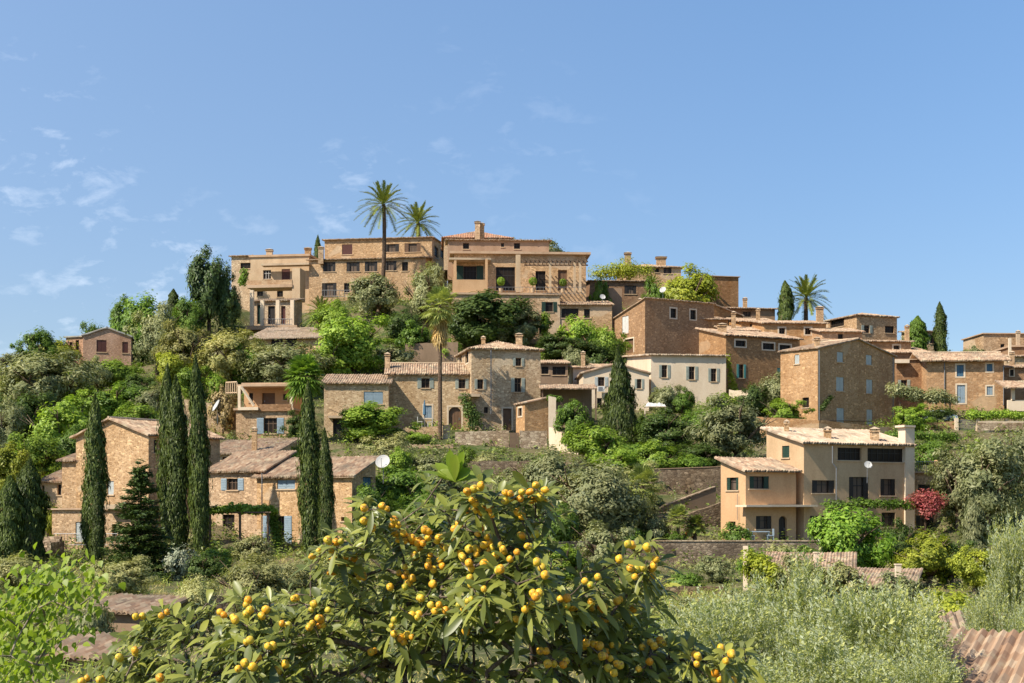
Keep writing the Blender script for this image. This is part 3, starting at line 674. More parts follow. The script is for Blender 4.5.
root, bs = house('tower like honey stone house with sage shutters joined to a long tiled wing', 'house', 'stone_house', [
    dict(x=471.4, yb=430, yt=347.5, d=168, a=12, xl=457.5, xr=540.5, roof=('hip', 1.3), m='pale', w=[
        ('R', 515.7, 358, 521.3, 366, 'op'), ('R', 514.6, 378, 521.3, 392, 'op'), ('R', 477.5, 379.3, 483.3, 389, 'op'), ('R', 503, 408.5, 511.5, 430, 'dns'), ('R', 484, 407, 488, 413, 'nk'), ('L', 459.3, 353, 462, 363, 'nks'), ('L', 465.2, 350.5, 468.6, 363, 'nks')]),
    dict(x=387.6, yb=428, yt=373, d=168.5, a=3, xr=471.2, wl=8, roof=('gu', 1.5), m='pale', w=[
        ('R', 421.5, 378.3, 429.5, 388, 'op'), ('R', 458.7, 379.2, 465.3, 388.5, 'op'), ('R', 424, 405.5, 431.8, 418, 'cbs'), ('R', 448.6, 407, 461.3, 429, 'Ans')])],
    [(0, 519, 334, 344.5, 6.5, 5), (0, 483.3, 337, 347, 4, 3), (1, 387.5, 353.5, 366, 5, 2)], group=g)
box3(root, 'balcony', 'orange', 468, 372, 361, 169.5, 12, xl=460.5, wr=.2) if False else None
mb = MB(); mb.tube([P(491, 350, 167.6), P(491, 414, 167.6)], .06, 5); mb.build('drainpipe', M['metal'], root)
box3(root, 'door_canopy', 'tile', 459, 396.5, 393.5, 166.9, 3, xr=480, wl=1.6)
house('small shed roofed stone annex with a lit side wall beside the white door', 'house', 'stone_annex', [
    dict(x=524.7, yb=431, yt=402.5, d=163, a=20, xl=516, xr=549, roof=('su', .7), m='amber', ov=.2, w=[('L', 518.3, 408, 522, 416, 'nks')])], group=g)
house('small dark windowed house tucked behind the tower house under tree crowns', 'house', 'stone_house', [
    dict(x=540, yb=384, yt=362.5, d=182, a=3, xr=568, wl=6, roof=('sv', .9), m='earthy', w=[('R', 541.5, 366.5, 548.5, 374, 'nk'), ('R', 552.5, 366.5, 565.5, 375, 'nk')])], group=g)
cp = empty('lean_to_shelter', P(568, 420, 166), 'dark lean-to shelter on posts left of the cream house', 'shelter')
b_ = Block(541, 420, 388.5, 166, 2, None, 597, 6); mb = MB(); corrugated(mb, b_.at(-.2, -.2, b_.h), b_.at(b_.wr, -.2, b_.h), Vector((0, 5, .9)), seed=9, amp=.03); mb.build('roof', M['tile'], cp)
for u in (.1, b_.wr - .2): mb = MB(); mb.box(b_.at(u, .1, 0), b_.r, b_.l, 0, .16, 0, b_.h, 0, .16); mb.build('post', M['wood'], cp)
mb = MB(); mb.box(b_.at(.2, 4.5, 0), b_.r, b_.l, 0, b_.wr - .4, -3, b_.h + .7, 0, .2); mb.build('back_wall', M['earthy'], cp)
FOOT.append((b_.C, b_.r, b_.l, b_.wr, b_.wl, b_.C.z))

root, bs = house('flat roofed house with an orange loggia and grey blue window shutters', 'house', 'loggia_house', [
    dict(x=292, yb=439, yt=410, d=163.5, a=84, xl=236, wr=8, roof=('flat', .25), m='honey', w=[('L', 263.8, 418, 277, 433.5, 'ob')]),
    dict(x=292, yb=409, yt=386, d=166.5, a=84, xl=244, wr=5, roof=('flat', .4), m='orange', w=[('L', 262, 393, 275, 408, 'dn'), ('L', 249, 393, 253, 402, 'nk'), ('L', 283, 394, 287, 400, 'nk')])], group=g)
for px in (239, 291): box3(root, 'pillar', 'cream', px + 1.5, 410, 386, 163.7, 84, xl=px - 1.2, wr=.35)
box3(root, 'roof_slab', 'slab', 293.5, 386, 384, 163.3, 84, xl=237, wr=4)
box3(root, 'balcony_front', 'brown', 291, 411, 404, 163.2, 84, xl=258.5, wr=.25)
box3(root, 'balcony_parapet', 'cream', 258, 410, 407, 163.3, 84, xl=238, wr=.25)
mb = MB(); mb.tube([P(241, 386.5, 163.6), P(254, 406, 163.6)], .16, 5); mb.build('stair_string', M['cream'], root)
rail(root, 'balustrade', 'tan', P(226, 394, 165), P(237, 393.5, 164.5), 1.3, 5, .12)
root, bs = house('grey stone house with closed blue shutters behind the bright citrus tree', 'house', 'stone_house', [
    dict(x=324, yb=441, yt=382.5, d=165, a=2, xr=388.5, wl=7, roof=('sv', 1.5), m='pale', w=[('R', 363.7, 391.5, 383, 404, 'cb'), ('R', 333, 419, 344.5, 440.5, 'dk')])], group=g)
box3(root, 'door_canopy', 'tile', 328, 418, 415.5, 163.6, 2, xr=343, wl=1.5)

root, bs = house('low long roofs with a stubby chimney between loggia house and shuttered cottages', 'house', 'stone_house', [
    dict(x=272, yb=472, yt=452.5, d=147, a=78, xl=206, wr=6, roof=('su', 1.5), m='tan', w=[('L', 222, 457, 227, 463, 'nk')]),
    dict(x=282, yb=468, yt=448, d=152, a=78, xl=240, wr=5, roof=('su', 1.2), m='tan')],
    [(0, 254.5, 428, 452, 5, 1.5)], group=g)
root, bs = house('twin roofed sunlit stone cottages with pale blue shutters behind the paired cypresses', 'house', 'stone_cottage', [
    dict(x=352, yb=544, yt=474.5, d=120.5, a=62, xl=257, xr=375.5, roof=('su', 1.5), m='honey', w=[
        ('L', 277, 480, 295, 489, 'cb'), ('L', 270.5, 516, 284.5, 543, 'ob'), ('L', 341, 517, 344.5, 521, 'nk'), ('R', 363, 477, 373, 499, 'dB')]),
    dict(x=263, yb=544, yt=469.5, d=125.3, a=62, xl=209, wr=4, roof=('su', 1.6), m='honey', w=[
        ('L', 227, 478.5, 238, 490, 'ob'), ('L', 222.5, 514.5, 234.5, 538, 'nk')])], group=g)
mb = MB(); mb.tube([P(262, 473, 123.2), P(262, 542, 123.2)], .05, 5); mb.build('drainpipe', M['metal'], root)
rail(root, 'balcony_railing', 'metal', P(355, 500, 120.8), P(376, 499, 123.2), .95, 10, .03)
vp = empty('vine_pergola', P(240, 545, 117), 'bright vine covered pergola in front of the shuttered cottages', 'pergola')
for px in (210, 240, 268): mb = MB(); q = P(px, 546, 117.5); mb.tube([q - ZV * 1.5, Vector((q.x, q.y, P(0, 513, 117.5).z))], .11, 6); mb.build('post', M['wood'], vp)
mb = MB()
for yy in (117.3, 119.6): mb.tube([P(207, 512.5, yy), P(271, 512.5, yy)], .07, 5)
mb.build('beam', M['wood'], vp)

root, bs = house('big sunlit gable house partly hidden by the tall cypresses on the left', 'house', 'stone_house', [
    dict(x=148.5, yb=532, yt=433.5, d=126, a=58, xl=76, wr=9, roof=('gu', 1.5), m='honey', w=[('L', 107.5, 481, 113.7, 494.5, 'cl'), ('R', 154, 440, 158, 453, 'nk')]),
    dict(x=132, yb=550, yt=510, d=118.5, a=75, xl=52, wr=4.5, roof=('flat', .12), m='honey', ground=True, w=[('L', 75.5, 522, 85, 542, 'cl'), ('L', 112, 524, 117, 536, 'nk')]),
    dict(x=85, yb=508, yt=459.5, d=131, a=75, xl=62, wr=5, roof=('su', 1.2), m='honey'),
    dict(x=64, yb=508, yt=480.5, d=134, a=75, xl=40.6, wr=4, roof=('su', 1.1), m='tan', w=[('L', 57.3, 484.5, 61.3, 495, 'nk'), ('L', 42, 485.5, 44.5, 492, 'nk')])], group=g)
box3(root, 'tiled_canopy', 'tile', 131, 509, 504.5, 117.6, 75, xl=104, wr=1.5)
rail(root, 'terrace_railing', 'metal', P(54, 546, 116.8), P(130, 546, 115.8), 1.0, 22, .03)
st = empty('garden_steps', P(41, 560, 113.5), 'stone garden steps climbing beside the left cypresses', 'steps')
mb = MB()
for i in range(9):
    q = P(33, 560, 113.5); mb.abox(q.x, q.x + 1.35, 113.5 + i * .34, 113.5 + i * .34 + .4, q.z - 1.5, q.z + .2 * (i + 1))
mb.build('treads', M['rubble'], st)
for px in (31.3, 49.2): mb = MB(); q = P(px, 560, 113.5); mb.abox(q.x - .15, q.x + .15, 113.4, 116.8, q.z - 1, q.z + 1.4); mb.build('side_wall', M['rubble'], st)

house('red brick house with dark red shutters among trees on the left hillside', 'house', 'brick_house', [
    dict(x=83, yb=368, yt=335, d=197, a=12, wl=8, xr=131, roof=('gv', 1.1), rm='slate', m='brick', ov=.2, w=[
        ('R', 96.5, 340, 106.5, 352, 'cr'), ('R', 122.3, 342, 128, 353, 'cr')]),
    dict(x=83.5, yb=370, yt=337, d=198.5, a=70, xl=66, wr=4, roof=('flat', .2), rm='slate', m='brick', w=[('L', 69.5, 342, 72, 354, 'nk'), ('L', 75.5, 340, 79, 356, 'nk')]),
    dict(x=68, yb=374, yt=345.5, d=202, a=62, xl=47, wr=5, roof=('flat', .15), m='cream', w=[('L', 60, 349, 62, 353, 'nk')])], group=g)

root, bs = house('large L shaped house with a pale tiled roof and black shutters lower right', 'house', 'stone_house', [
    dict(x=803.9, yb=541.5, yt=441.5, d=121.6, a=28, xl=766.5, xr=910.8, roof=('sv', 1.35), rm='tilep', m='sand', w=[
        ('R', 837.6, 447.7, 861.5, 460.3, 'nk'), ('R', 867.5, 448.5, 907.6, 462, 'nk'),
        ('R', 812, 480.3, 834.5, 493, 'hk'), ('R', 849, 477, 868.5, 501.2, 'hk'), ('R', 880.5, 479, 895.3, 495.5, 'hk'), ('R', 810, 515.8, 829, 529, 'hk'), ('R', 881.6, 512.5, 895.3, 527, 'hk'), ('L', 782, 445.8, 789.3, 457.7, 'cg')]),
    dict(x=745.7, yb=541.5, yt=469.5, d=119, a=28, xl=720.8, xr=796, roof=('sv', 1.0), m='orange', w=[
        ('L', 726.6, 477.5, 738.4, 490.2, 'hg'), ('L', 730, 521.5, 735.5, 529, 'ng'), ('R', 749.5, 476.3, 769, 488.7, 'hg'), ('R', 756, 516, 771.5, 529, 'hk'), ('R', 778.7, 516, 787, 541, 'Ak')]),
    dict(x=912.5, yb=541.5, yt=473, d=128.5, a=28, xr=944, wl=5, roof=('flat', .15), m='honey', w=[('R', 918, 484.5, 938, 493.5, 'nk'), ('R', 916, 515.5, 934, 528, 'hk')])],
    [(0, 786.5, 421, 432, 4.5, 4), (0, 827.5, 428, 440, 6.5, 3), (0, 874.5, 428.5, 443, 7.5, 5)], group=g)
box3(root, 'chimney_stack', 'cream', 905.4, 541.5, 427, 126.8, 28, xr=914.6, wl=.9)
box3(root, 'stack_cap', 'cream', 904.4, 427, 425, 126.5, 28, xr=915.6, wl=1.2)
box3(root, 'canopy', 'cream', 746.5, 507, 505, 117.6, 28, xr=818, wl=1.5)
mb = MB(); mb.tube([P(832.5, 446, 122.4), P(832.5, 463, 122.4), P(836.3, 468, 122.5), P(836.3, 500, 122.5)], .05, 5); mb.tube([P(737.3, 494, 119.7), P(737.3, 520, 119.7)], .025, 5); mb.build('drainpipe', M['metal'], root)
rail(root, 'terrace_railing', 'metal', P(914, 473, 128.3), P(943, 472, 131.5), 1.0, 14, .03)
box3(root, 'terrace_post', 'orange', 937.5, 474, 460, 130.7, 28, xr=941.5, wl=.4)

root, bs = house('low outbuilding with a sun bleached tiled roof behind the feathery olives', 'outbuilding', 'tiled_outbuilding', [
    dict(x=756, yb=600, yt=571, d=92, a=-14, xr=850, wl=6, roof=('sv', .95), rm='tile', amp=.06, pitch=.2, m='earthy'),
    dict(x=848, yb=612, yt=584, d=87, a=-20, xr=910, wl=5, roof=('sv', .7), rm='tile', amp=.06, pitch=.2, m='earthy')])
for px, y0, y1, dd in ((816.5, 553, 576, 94), (898, 565, 592, 86.5)):
    q = P(px, y1, dd); t = P(px, y0, dd); mb = MB(); mb.abox(q.x - .16, q.x + .16, dd - .16, dd + .16, q.z - .6, t.z); mb.abox(q.x - .2, q.x + .2, dd - .2, dd + .2, t.z, t.z + .07); mb.build('roof_post', M['cream'], root)
box3(root, 'end_wall', 'cream', 743, 602, 546, 92.5, -14, xr=748, wl=.35)
box3(root, 'side_gate', 'cream', 748.3, 595, 572, 92.6, -14, xr=764, wl=.2)
house('near clay tiled roof with broad pale ridges in the bottom right corner', 'outbuilding', 'tiled_outbuilding', [
    dict(x=905, yb=775, yt=696, d=33, a=-30, xr=1075, wl=3.4, roof=('sv', 1.1), rm='tile', amp=.11, pitch=.24, m='tan')])
house('small tiled roof just behind the near clay roof at right', 'outbuilding', 'tiled_outbuilding', [
    dict(x=962, yb=690, yt=648, d=47, a=-12, xr=1060, wl=4, roof=('sv', .75), rm='tileold', amp=.11, m='tan')])
house('ruined brown outbuilding with a broken rubble topped roof at lower left', 'outbuilding', 'ruined_outbuilding', [
    dict(x=149, yb=652, yt=611, d=70, a=70, xl=84, wr=3.2, roof=('su', .45), rm='tile', amp=.1, m='earthy')])
house('low tumbledown shed roof in front of the ruined outbuilding lower left', 'outbuilding', 'ruined_outbuilding', [
    dict(x=116, yb=700, yt=656, d=57, a=70, xl=46, wr=2.6, roof=('su', .5), rm='tile', amp=.1, m='earthy', w=[('L', 62, 662, 70, 675, 'nk')])])

for nm, px_, ya, yb_, dd in (('tall', 893.2, 357, 432, 176.0), ('tall', 819.2, 350, 430, 166.2)):
    mb = MB(); mb.tube([P(px_, ya, dd), P(px_, yb_, dd)], .06, 5); mb.build('drainpipe', M['metal'], [o for o in bpy.data.objects if o.name.startswith('tall_stone_house')][0])
mb = MB(); mb.tube([P(818.5, 420.5, 166.2), P(893.5, 421.5, 176.4)], .04, 5); mb.build('facade_cable', M['wood'], bpy.data.objects['tall_stone_house'])
# ------------------------------------------------------------------ free standing walls, fences
def gwall(label, pts, m, name='dry_stone_wall', th=.5, cap=None, cat='wall', sink=1.5):
    """pts: (px, y bottom, y top, distance)"""
    B = [P(p[0], p[1], p[3]) for p in pts]; root = B[0].copy(); mb = MB(); cm = MB()
    rnd = random.Random(len(label))
    for i in range(len(pts) - 1):
        n = max(1, int((B[i + 1] - B[i]).length / .7)); 
        z0, z1 = P(0, pts[i][2], pts[i][3]).z, P(0, pts[i + 1][2], pts[i + 1][3]).z
        D = (B[i + 1] - B[i]); D.z = 0; D.normalize(); Nn = Vector((D.y, -D.x, 0))
        if i == 0: ja = rnd.uniform(-.06, .06)
        for k in range(n):
            a, b = B[i].lerp(B[i + 1], k / n), B[i].lerp(B[i + 1], (k + 1) / n)
            jb = rnd.uniform(-.06, .06) if not cap else 0
            if cap: ja = 0
            ta, tb = z0 + (z1 - z0) * k / n + ja, z0 + (z1 - z0) * (k + 1) / n + jb; ja = jb
            f = [Vector((a.x, a.y, a.z - sink)), Vector((b.x, b.y, b.z - sink)), Vector((b.x, b.y, tb)), Vector((a.x, a.y, ta))]
            bk = [p - Nn * th for p in f]
            mb.face(f); mb.face(bk[::-1]); mb.face([f[3], f[2], bk[2], bk[3]])
            if k == 0 and i == 0: mb.face([f[0], f[3], bk[3], bk[0]])
            if k == n - 1 and i == len(pts) - 2: mb.face([f[1], bk[1], bk[2], f[2]])
            if cap:
                o = Nn * .06; q = [f[3] + o, f[2] + o, bk[2] - o, bk[3] - o]; t = [p + ZV * .09 for p in q]; q = [p + ZV * .003 for p in q]
                cm.face(t); cm.face([q[0], q[1], t[1], t[0]]); cm.face([q[2], q[3], t[3], t[2]]); cm.face([q[1], q[2], t[2], t[1]]); cm.face([q[3], q[0], t[0], t[3]])
    o = mb.build(name, M[m], None, offset=root); o.location = root; tag(o, label, cat)
    if cap: cm.build('coping', M[cap], o)
    return o
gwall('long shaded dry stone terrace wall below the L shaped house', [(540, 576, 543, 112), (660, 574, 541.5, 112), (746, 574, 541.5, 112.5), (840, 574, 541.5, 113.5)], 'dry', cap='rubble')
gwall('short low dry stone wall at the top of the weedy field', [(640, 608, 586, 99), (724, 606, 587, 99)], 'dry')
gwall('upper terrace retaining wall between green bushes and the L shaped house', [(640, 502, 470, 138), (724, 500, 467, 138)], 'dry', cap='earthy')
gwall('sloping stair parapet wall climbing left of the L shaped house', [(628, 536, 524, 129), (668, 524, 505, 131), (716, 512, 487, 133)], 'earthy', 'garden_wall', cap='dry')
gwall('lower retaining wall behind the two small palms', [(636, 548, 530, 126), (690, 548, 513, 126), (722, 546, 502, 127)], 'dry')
gwall('pale rubble terrace wall left of the brown gate', [(455, 462, 432, 160), (509, 462, 430, 160)], 'rubble')
gwall('pale rubble terrace wall right of the brown gate', [(519.5, 460, 430.5, 160), (547, 460, 431, 160)], 'rubble')
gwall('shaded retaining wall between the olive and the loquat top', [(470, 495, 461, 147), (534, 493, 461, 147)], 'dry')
gwall('pale middle terrace wall between plank fence and loquat top', [(384, 484, 464, 151), (430, 484, 464, 151), (472, 482, 463, 151)], 'rubble')
gwall('short stone terrace wall under the round shrub with pale bracts', [(560, 480, 462, 149), (612, 480, 461, 149)], 'rubble')
gwall('low garden wall in front of the long wing with the blue parasol', [(388, 448, 429, 163), (450, 448, 425, 163)], 'pale', 'garden_wall')
gwall('cream garden wall stepping down beside the rounded dark shrub', [(549, 450, 427, 160), (569, 456, 436, 158), (578, 460, 446, 157)], 'cream', 'garden_wall')
gwall('short white wall under the lean-to shelter', [(548.5, 428, 396, 162.5), (556, 428, 397, 162.5)], 'white', 'garden_wall', .3)
gwall('amber stone wall at the foot of the tall gabled house', [(756, 440, 417, 162), (819, 440, 420, 160), (893, 442, 428, 165)], 'amber', 'garden_wall')
gwall('stone parapet wall below the parked car', [(900, 440, 424, 167), (956, 438, 421, 168)], 'amber', 'garden_wall')
gwall('stone parapet wall with hedge on top right of the car railing', [(978, 438, 421, 167), (1050, 438, 421, 167)], 'rubble', 'garden_wall')
gwall('earthen buttress wall beside the villa right wing', [(597, 322, 300, 219), (606, 320, 288, 219), (622, 318, 288, 219)], 'earthy', 'garden_wall')
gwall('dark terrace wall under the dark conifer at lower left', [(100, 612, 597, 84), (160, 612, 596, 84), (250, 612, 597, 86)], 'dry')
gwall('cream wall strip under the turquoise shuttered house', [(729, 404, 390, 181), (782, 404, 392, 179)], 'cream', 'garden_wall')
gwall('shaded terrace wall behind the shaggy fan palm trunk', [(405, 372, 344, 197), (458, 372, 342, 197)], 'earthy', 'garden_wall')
gwall('ochre stone wall between cypresses and the loggia house', [(184, 440, 399, 168), (236, 440, 408, 168)], 'pale', 'garden_wall')
gt = empty('garden_gate', P(514, 453, 160), 'dark brown gate in the pale rubble wall below the tower house', 'gate')
q = P(509.6, 453.5, 159.9); mb = MB()
for i in range(6): mb.abox(q.x + i * .178, q.x + i * .178 + .165, 159.95, 160.02, q.z, q.z + 2.35)
mb.build('boards', M['wood'], gt); mb = MB(); mb.abox(q.x, q.x + 1.06, 160.03, 160.1, q.z + .3, q.z + .42); mb.abox(q.x, q.x + 1.06, 160.03, 160.1, q.z + 1.8, q.z + 1.92); mb.build('cross_rail', M['wood'], gt)
fe = empty('plank_fence', P(404, 459, 158.5), 'tan plank fence below the clipped round bush', 'fence')
mb = MB()
for i in range(26):
    q = P(404 + i * 1.9, 459, 158.5); mb.abox(q.x, q.x + .2, 158.5, 158.53, q.z - .6, P(0, 444.5 + .5 * math.sin(i * 3.7), 158.5).z)
mb.build('planks', M['slab'], fe)
for i in (0, 13, 25): q = P(404 + i * 1.9, 459, 158.6); mb = MB(); mb.abox(q.x, q.x + .14, 158.56, 158.7, q.z - .6, q.z + 1.6); mb.build('post', M['wood'], fe)
fr = empty('railing_fence', P(956, 433, 167.5), 'railing between pale posts in front of the parked car', 'fence')
for px in (955, 976, 1005):
    mb = MB(); q = P(px, 434, 167.5); mb.abox(q.x, q.x + .38, 167.4, 167.8, q.z - 1, P(0, 418, 167.5).z); mb.build('post', M['cream'], fr)
rail(fr, 'bars', 'metal', P(958.5, 433, 167.6), P(976, 433, 167.6), 1.5, 14, .04)
mb = MB(); q = P(978, 422.5, 166.4); mb.abox(q.x, P(1040, 0, 166.4).x, 166.35, 166.45, q.z, q.z + .12); mb.build('top_bar', M['cream'], fr)
# ------------------------------------------------------------------ the ground: one sheet, out to the horizon
def build_ground():
    fx = np.concatenate([-np.geomspace(4000, 130, 14), np.arange(-126, 127, 1.8), np.geomspace(130, 4000, 14)])
    fy = np.concatenate([-np.geomspace(1500, 10, 8), np.arange(-6, 80, 2.2), np.arange(80, 262, 1.3), np.geomspace(264, 6000, 18)])
    X, Y = np.meshgrid(fx, fy)
    Z = land(X, Y)
    far = (np.abs(X) > 140) | (Y > 300) | (Y < -8)
    V = np.stack([X.ravel(), Y.ravel(), Z.ravel()], 1)
    nx, ny = len(fx), len(fy)
    i = (np.arange(ny - 1)[:, None] * nx + np.arange(nx - 1)[None, :]).ravel()
    Q = np.stack([i, i + 1, i + nx + 1, i + nx], 1)
    m, nt, b = mat('hillside_soil', .95, .1)
    n1 = noise(nt, coords(nt), .09, 6); n2 = noise(nt, coords(nt), 1.1, 6, .7); n3 = noise(nt, coords(nt), .35, 4)
    c = mixc(nt, ramp(nt, n1, .42, .58), (.075, .085, .03), (.16, .125, .07))
    c = mixc(nt, ramp(nt, n3, .5, .65), c, (.055, .085, .022))
    c = mixc(nt, ramp(nt, n2, .5, .75), c, (.24, .20, .115))
    nt.links.new(c, b.inputs['Base Color'])
    bp = N(nt, 'ShaderNodeBump', Strength=.6, Distance=.25); nt.links.new(n2, bp.inputs['Height']); nt.links.new(bp.outputs[0], b.inputs['Normal'])
    o = link('ground', npmesh('ground', V, Q, m, True)); o['kind'] = 'structure'
build_ground()
# ------------------------------------------------------------------ vegetation
def unit(v): return v / np.maximum(np.linalg.norm(v, axis=1, keepdims=True), 1e-6)
def leaf_quads(p, n, L, W, rng, tdir=None, spread=1.0):
    k = len(p); n = unit(n)
    t = rng.normal(size=(k, 3)) * spread
    if tdir is not None: t = t + tdir
    t = unit(t - n * (t * n).sum(1, keepdims=True)); b = np.cross(n, t)
    s = np.clip(rng.lognormal(-.08, .38, (k, 1)), .4, 2.0); bend = n * (L * .12) * s
    V = np.stack([p - t * L / 2 * s, p + b * W / 2 * s + bend, p + t * L / 2 * s, p - b * W / 2 * s + bend], 1).reshape(-1, 3)
    return V, np.arange(4 * k).reshape(k, 4)
def clump_leaves(cc, cr, n, rng, center, L, W, up=.35, out=1.0, spread=1.0, tdir=None, fill=.55):
    """n leaves spread over clumps with centres cc and radii cr"""
    w = cr ** 2; idx = rng.choice(len(cc), n, p=w / w.sum())
    d = unit(rng.normal(size=(n, 3))); r = rng.uniform(0, 1, (n, 1)) ** fill
    p = cc[idx] + d * r * cr[idx][:, None] * np.array([1, 1, .8])
    nr = d * .7 + unit(p - center) * out + rng.normal(size=(n, 3)) * .45 + np.array([0, 0, up])
    return leaf_quads(p, nr, L, W, rng, tdir, spread)
def crown_mesh(form, seed, m):
    rng = np.random.default_rng(seed * 77 + 5)
    if form in ('olive', 'broad', 'bush', 'round'):
        H, Rr, zb, nc, nl, L, W = dict(olive=(6, 3, .5, 52, 15000, .25, .085), broad=(7, 3.4, .2, 52, 15000, .27, .15), bush=(2.6, 1.7, .0, 32, 6500, .17, .09), round=(4, 2.5, .0, 50, 11500, .19, .10))[form]
        c = np.array([0, 0, (H + zb) / 2]); ax = np.array([Rr, Rr, (H - zb) / 2])
        d = unit(rng.normal(size=(nc, 3))); rr = rng.uniform(.35, 1, (nc, 1)) ** .6
        cr = rng.uniform(.13, .33, nc) * Rr if form != 'round' else rng.uniform(.2, .28, nc) * Rr
        lob = 1 + (.30 * np.sin(3 * np.arctan2(d[:, 1], d[:, 0]) + seed)[:, None] if form != 'round' else 0)
        cc = c + d * rr * (ax - cr[:, None] * np.array([.8, .8, .75])) * lob
        cc[:, 2] = np.maximum(cc[:, 2], zb + cr * .4)
        V, Q = clump_leaves(cc, cr, nl, rng, c - np.array([0, 0, .5]), L, W)
        if form != 'round':   # a few loose twigs outside the clumps
            k = nl // 9; dd = unit(rng.normal(size=(k, 3))); p = c + dd * ax * rng.uniform(.8, 1.12, (k, 1)); p[:, 2] = np.maximum(p[:, 2], zb * .6 + .1)
            ii = np.linalg.norm(p[:, None] - cc[None], axis=2) - cr[None]; keep = ii.min(1) < .35; V2, Q2 = leaf_quads(p[keep], dd[keep] + np.array([0, 0, .3]), L, W, rng)
            Q = np.concatenate([Q, Q2 + len(V)]); V = np.concatenate([V, V2])
    elif form in ('cypress', 'cone', 'column'):
        H, Rr = dict(cypress=(15, 1.25), cone=(9, 2.3), column=(9, 1.6))[form]
        n = 17000; h = rng.uniform(0, 1, n) ** .9; a = rng.uniform(0, 6.2832, n)
        if form == 'cypress': prof = np.interp(h, [0, .04, .15, .45, .75, .92, 1], [.45, .7, .92, 1, .72, .36, .03])
        elif form == 'cone': prof = np.interp(h, [0, .05, .25, .5, .8, 1], [.8, .97, 1, .74, .33, .02])
        else: prof = np.interp(h, [0, .05, .3, .6, .85, 1], [.7, .9, 1, .95, .62, .08])
        lump = 1 + .16 * np.sin(a * 3 + h * 17 + seed) * np.sin(h * 31 + a * 2) + .10 * np.sin(h * 55 + 5 * a + seed)
        r = Rr * prof * lump * rng.uniform(.45, 1, n) ** .45
        lump2 = 1 + .16 * np.sin(h * 9 + seed * 2 + a) + .10 * np.sin(h * 23 - 2 * a); r = r * lump2
        tuft = rng.random(n) < (.07 if form == 'cypress' else .015); r = np.where(tuft, Rr * prof * rng.uniform(1.0, 1.42, n), r)
        p = np.stack([r * np.cos(a) + .10 * Rr * np.sin(h * 5 + seed), r * np.sin(a), .3 + h * (H - .35)], 1)
        o = np.stack([np.cos(a), np.sin(a), .25 + 0 * a], 1)
        V, Q = leaf_quads(p, o + rng.normal(size=(n, 3)) * .35, .34 if form != 'cone' else .3, .10, rng, np.array([0, 0, 2.2]) + o * .5, .5)
    elif form == 'fir':
        H, Rr = 11, 3.0; n = 19000; nb = 210
        bh = np.sort(rng.uniform(.04, .98, nb)); ba = rng.uniform(0, 6.2832, nb); bl = Rr * (1 - bh) ** .8 * rng.uniform(.65, 1.1, nb) + .15
        i = rng.choice(nb, n, p=bl / bl.sum()); t = rng.uniform(.12, 1, n)
        wdt = .3 * (1.15 - t) * bl[i] + .12
        side = rng.uniform(-1, 1, n) * wdt
        x = t * bl[i]; z = bh[i] * H + .22 * x - .05 * x * x + rng.normal(size=n) * .10
        p = np.stack([x * np.cos(ba[i]) - side * np.sin(ba[i]), x * np.sin(ba[i]) + side * np.cos(ba[i]), z], 1)
        td = np.stack([np.cos(ba[i]), np.sin(ba[i]), .1 + 0 * t], 1)
        V, Q = leaf_quads(p, rng.normal(size=(n, 3)) * .5 + np.array([0, 0, 1]), .30, .09, rng, td * 1.5, .7)
    return npmesh('crown_' + form, V, Q, m)
def trunk_mesh(form, seed, m):
    rnd = random.Random(seed * 13 + 1); mb = MB()
    if form in ('cypress', 'cone', 'column', 'fir'):
        H = dict(cypress=15, cone=9, column=9, fir=11)[form]
        mb.tube([(0, 0, -.8), (.02, 0, 0), (.05, .02, H * .4), (0, 0, H * .86)], [.24, .2, .13, .03], 7)
        for i in range(10):
            z = H * (.1 + .07 * i); a = i * 2.4; q = .3 if form != 'fir' else 1.2 * (1 - z / H)
            mb.tube([(0, 0, z), (q * math.cos(a), q * math.sin(a), z + .35)], [.05, .02], 5)
    else:
        H, Rr = dict(olive=(6, 3), broad=(7, 3.4), bush=(2.6, 1.7), round=(4, 2.5))[form]
        q = H * .22; b = (rnd.uniform(-.3, .3), rnd.uniform(-.3, .3), q)
        r0 = .045 * H
        mb.tube([(0, 0, -.8), (0, 0, 0), (b[0] * .4, b[1] * .4, q * .5), b], [r0 * 1.3, r0 * 1.1, r0 * .85, r0 * .8], 8)
        for i in range(7):
            a = i * .9 + rnd.uniform(-.3, .3); s = Rr * rnd.uniform(.45, .75)
            e = Vector((b[0] + s * math.cos(a), b[1] + s * math.sin(a), H * rnd.uniform(.5, .82))); b_ = Vector(b); mid = b_.lerp(e, .5) + Vector((rnd.uniform(-.2, .2), rnd.uniform(-.2, .2), H * .06))
            mb.tube([b, mid, e], [r0 * .5, r0 * .33, r0 * .1], 6)
            for k in range(2):
                f = e + Vector((rnd.uniform(-1, 1), rnd.uniform(-1, 1), rnd.uniform(.1, .8))) * Rr * .28
                mb.tube([mid.lerp(e, .5), f], [r0 * .2, r0 * .05], 5)
    o = mb.build('t', m, None, smooth=True, merge=True); me = o.data; bpy.data.objects.remove(o); me.name = 'trunk_' + form
    return me
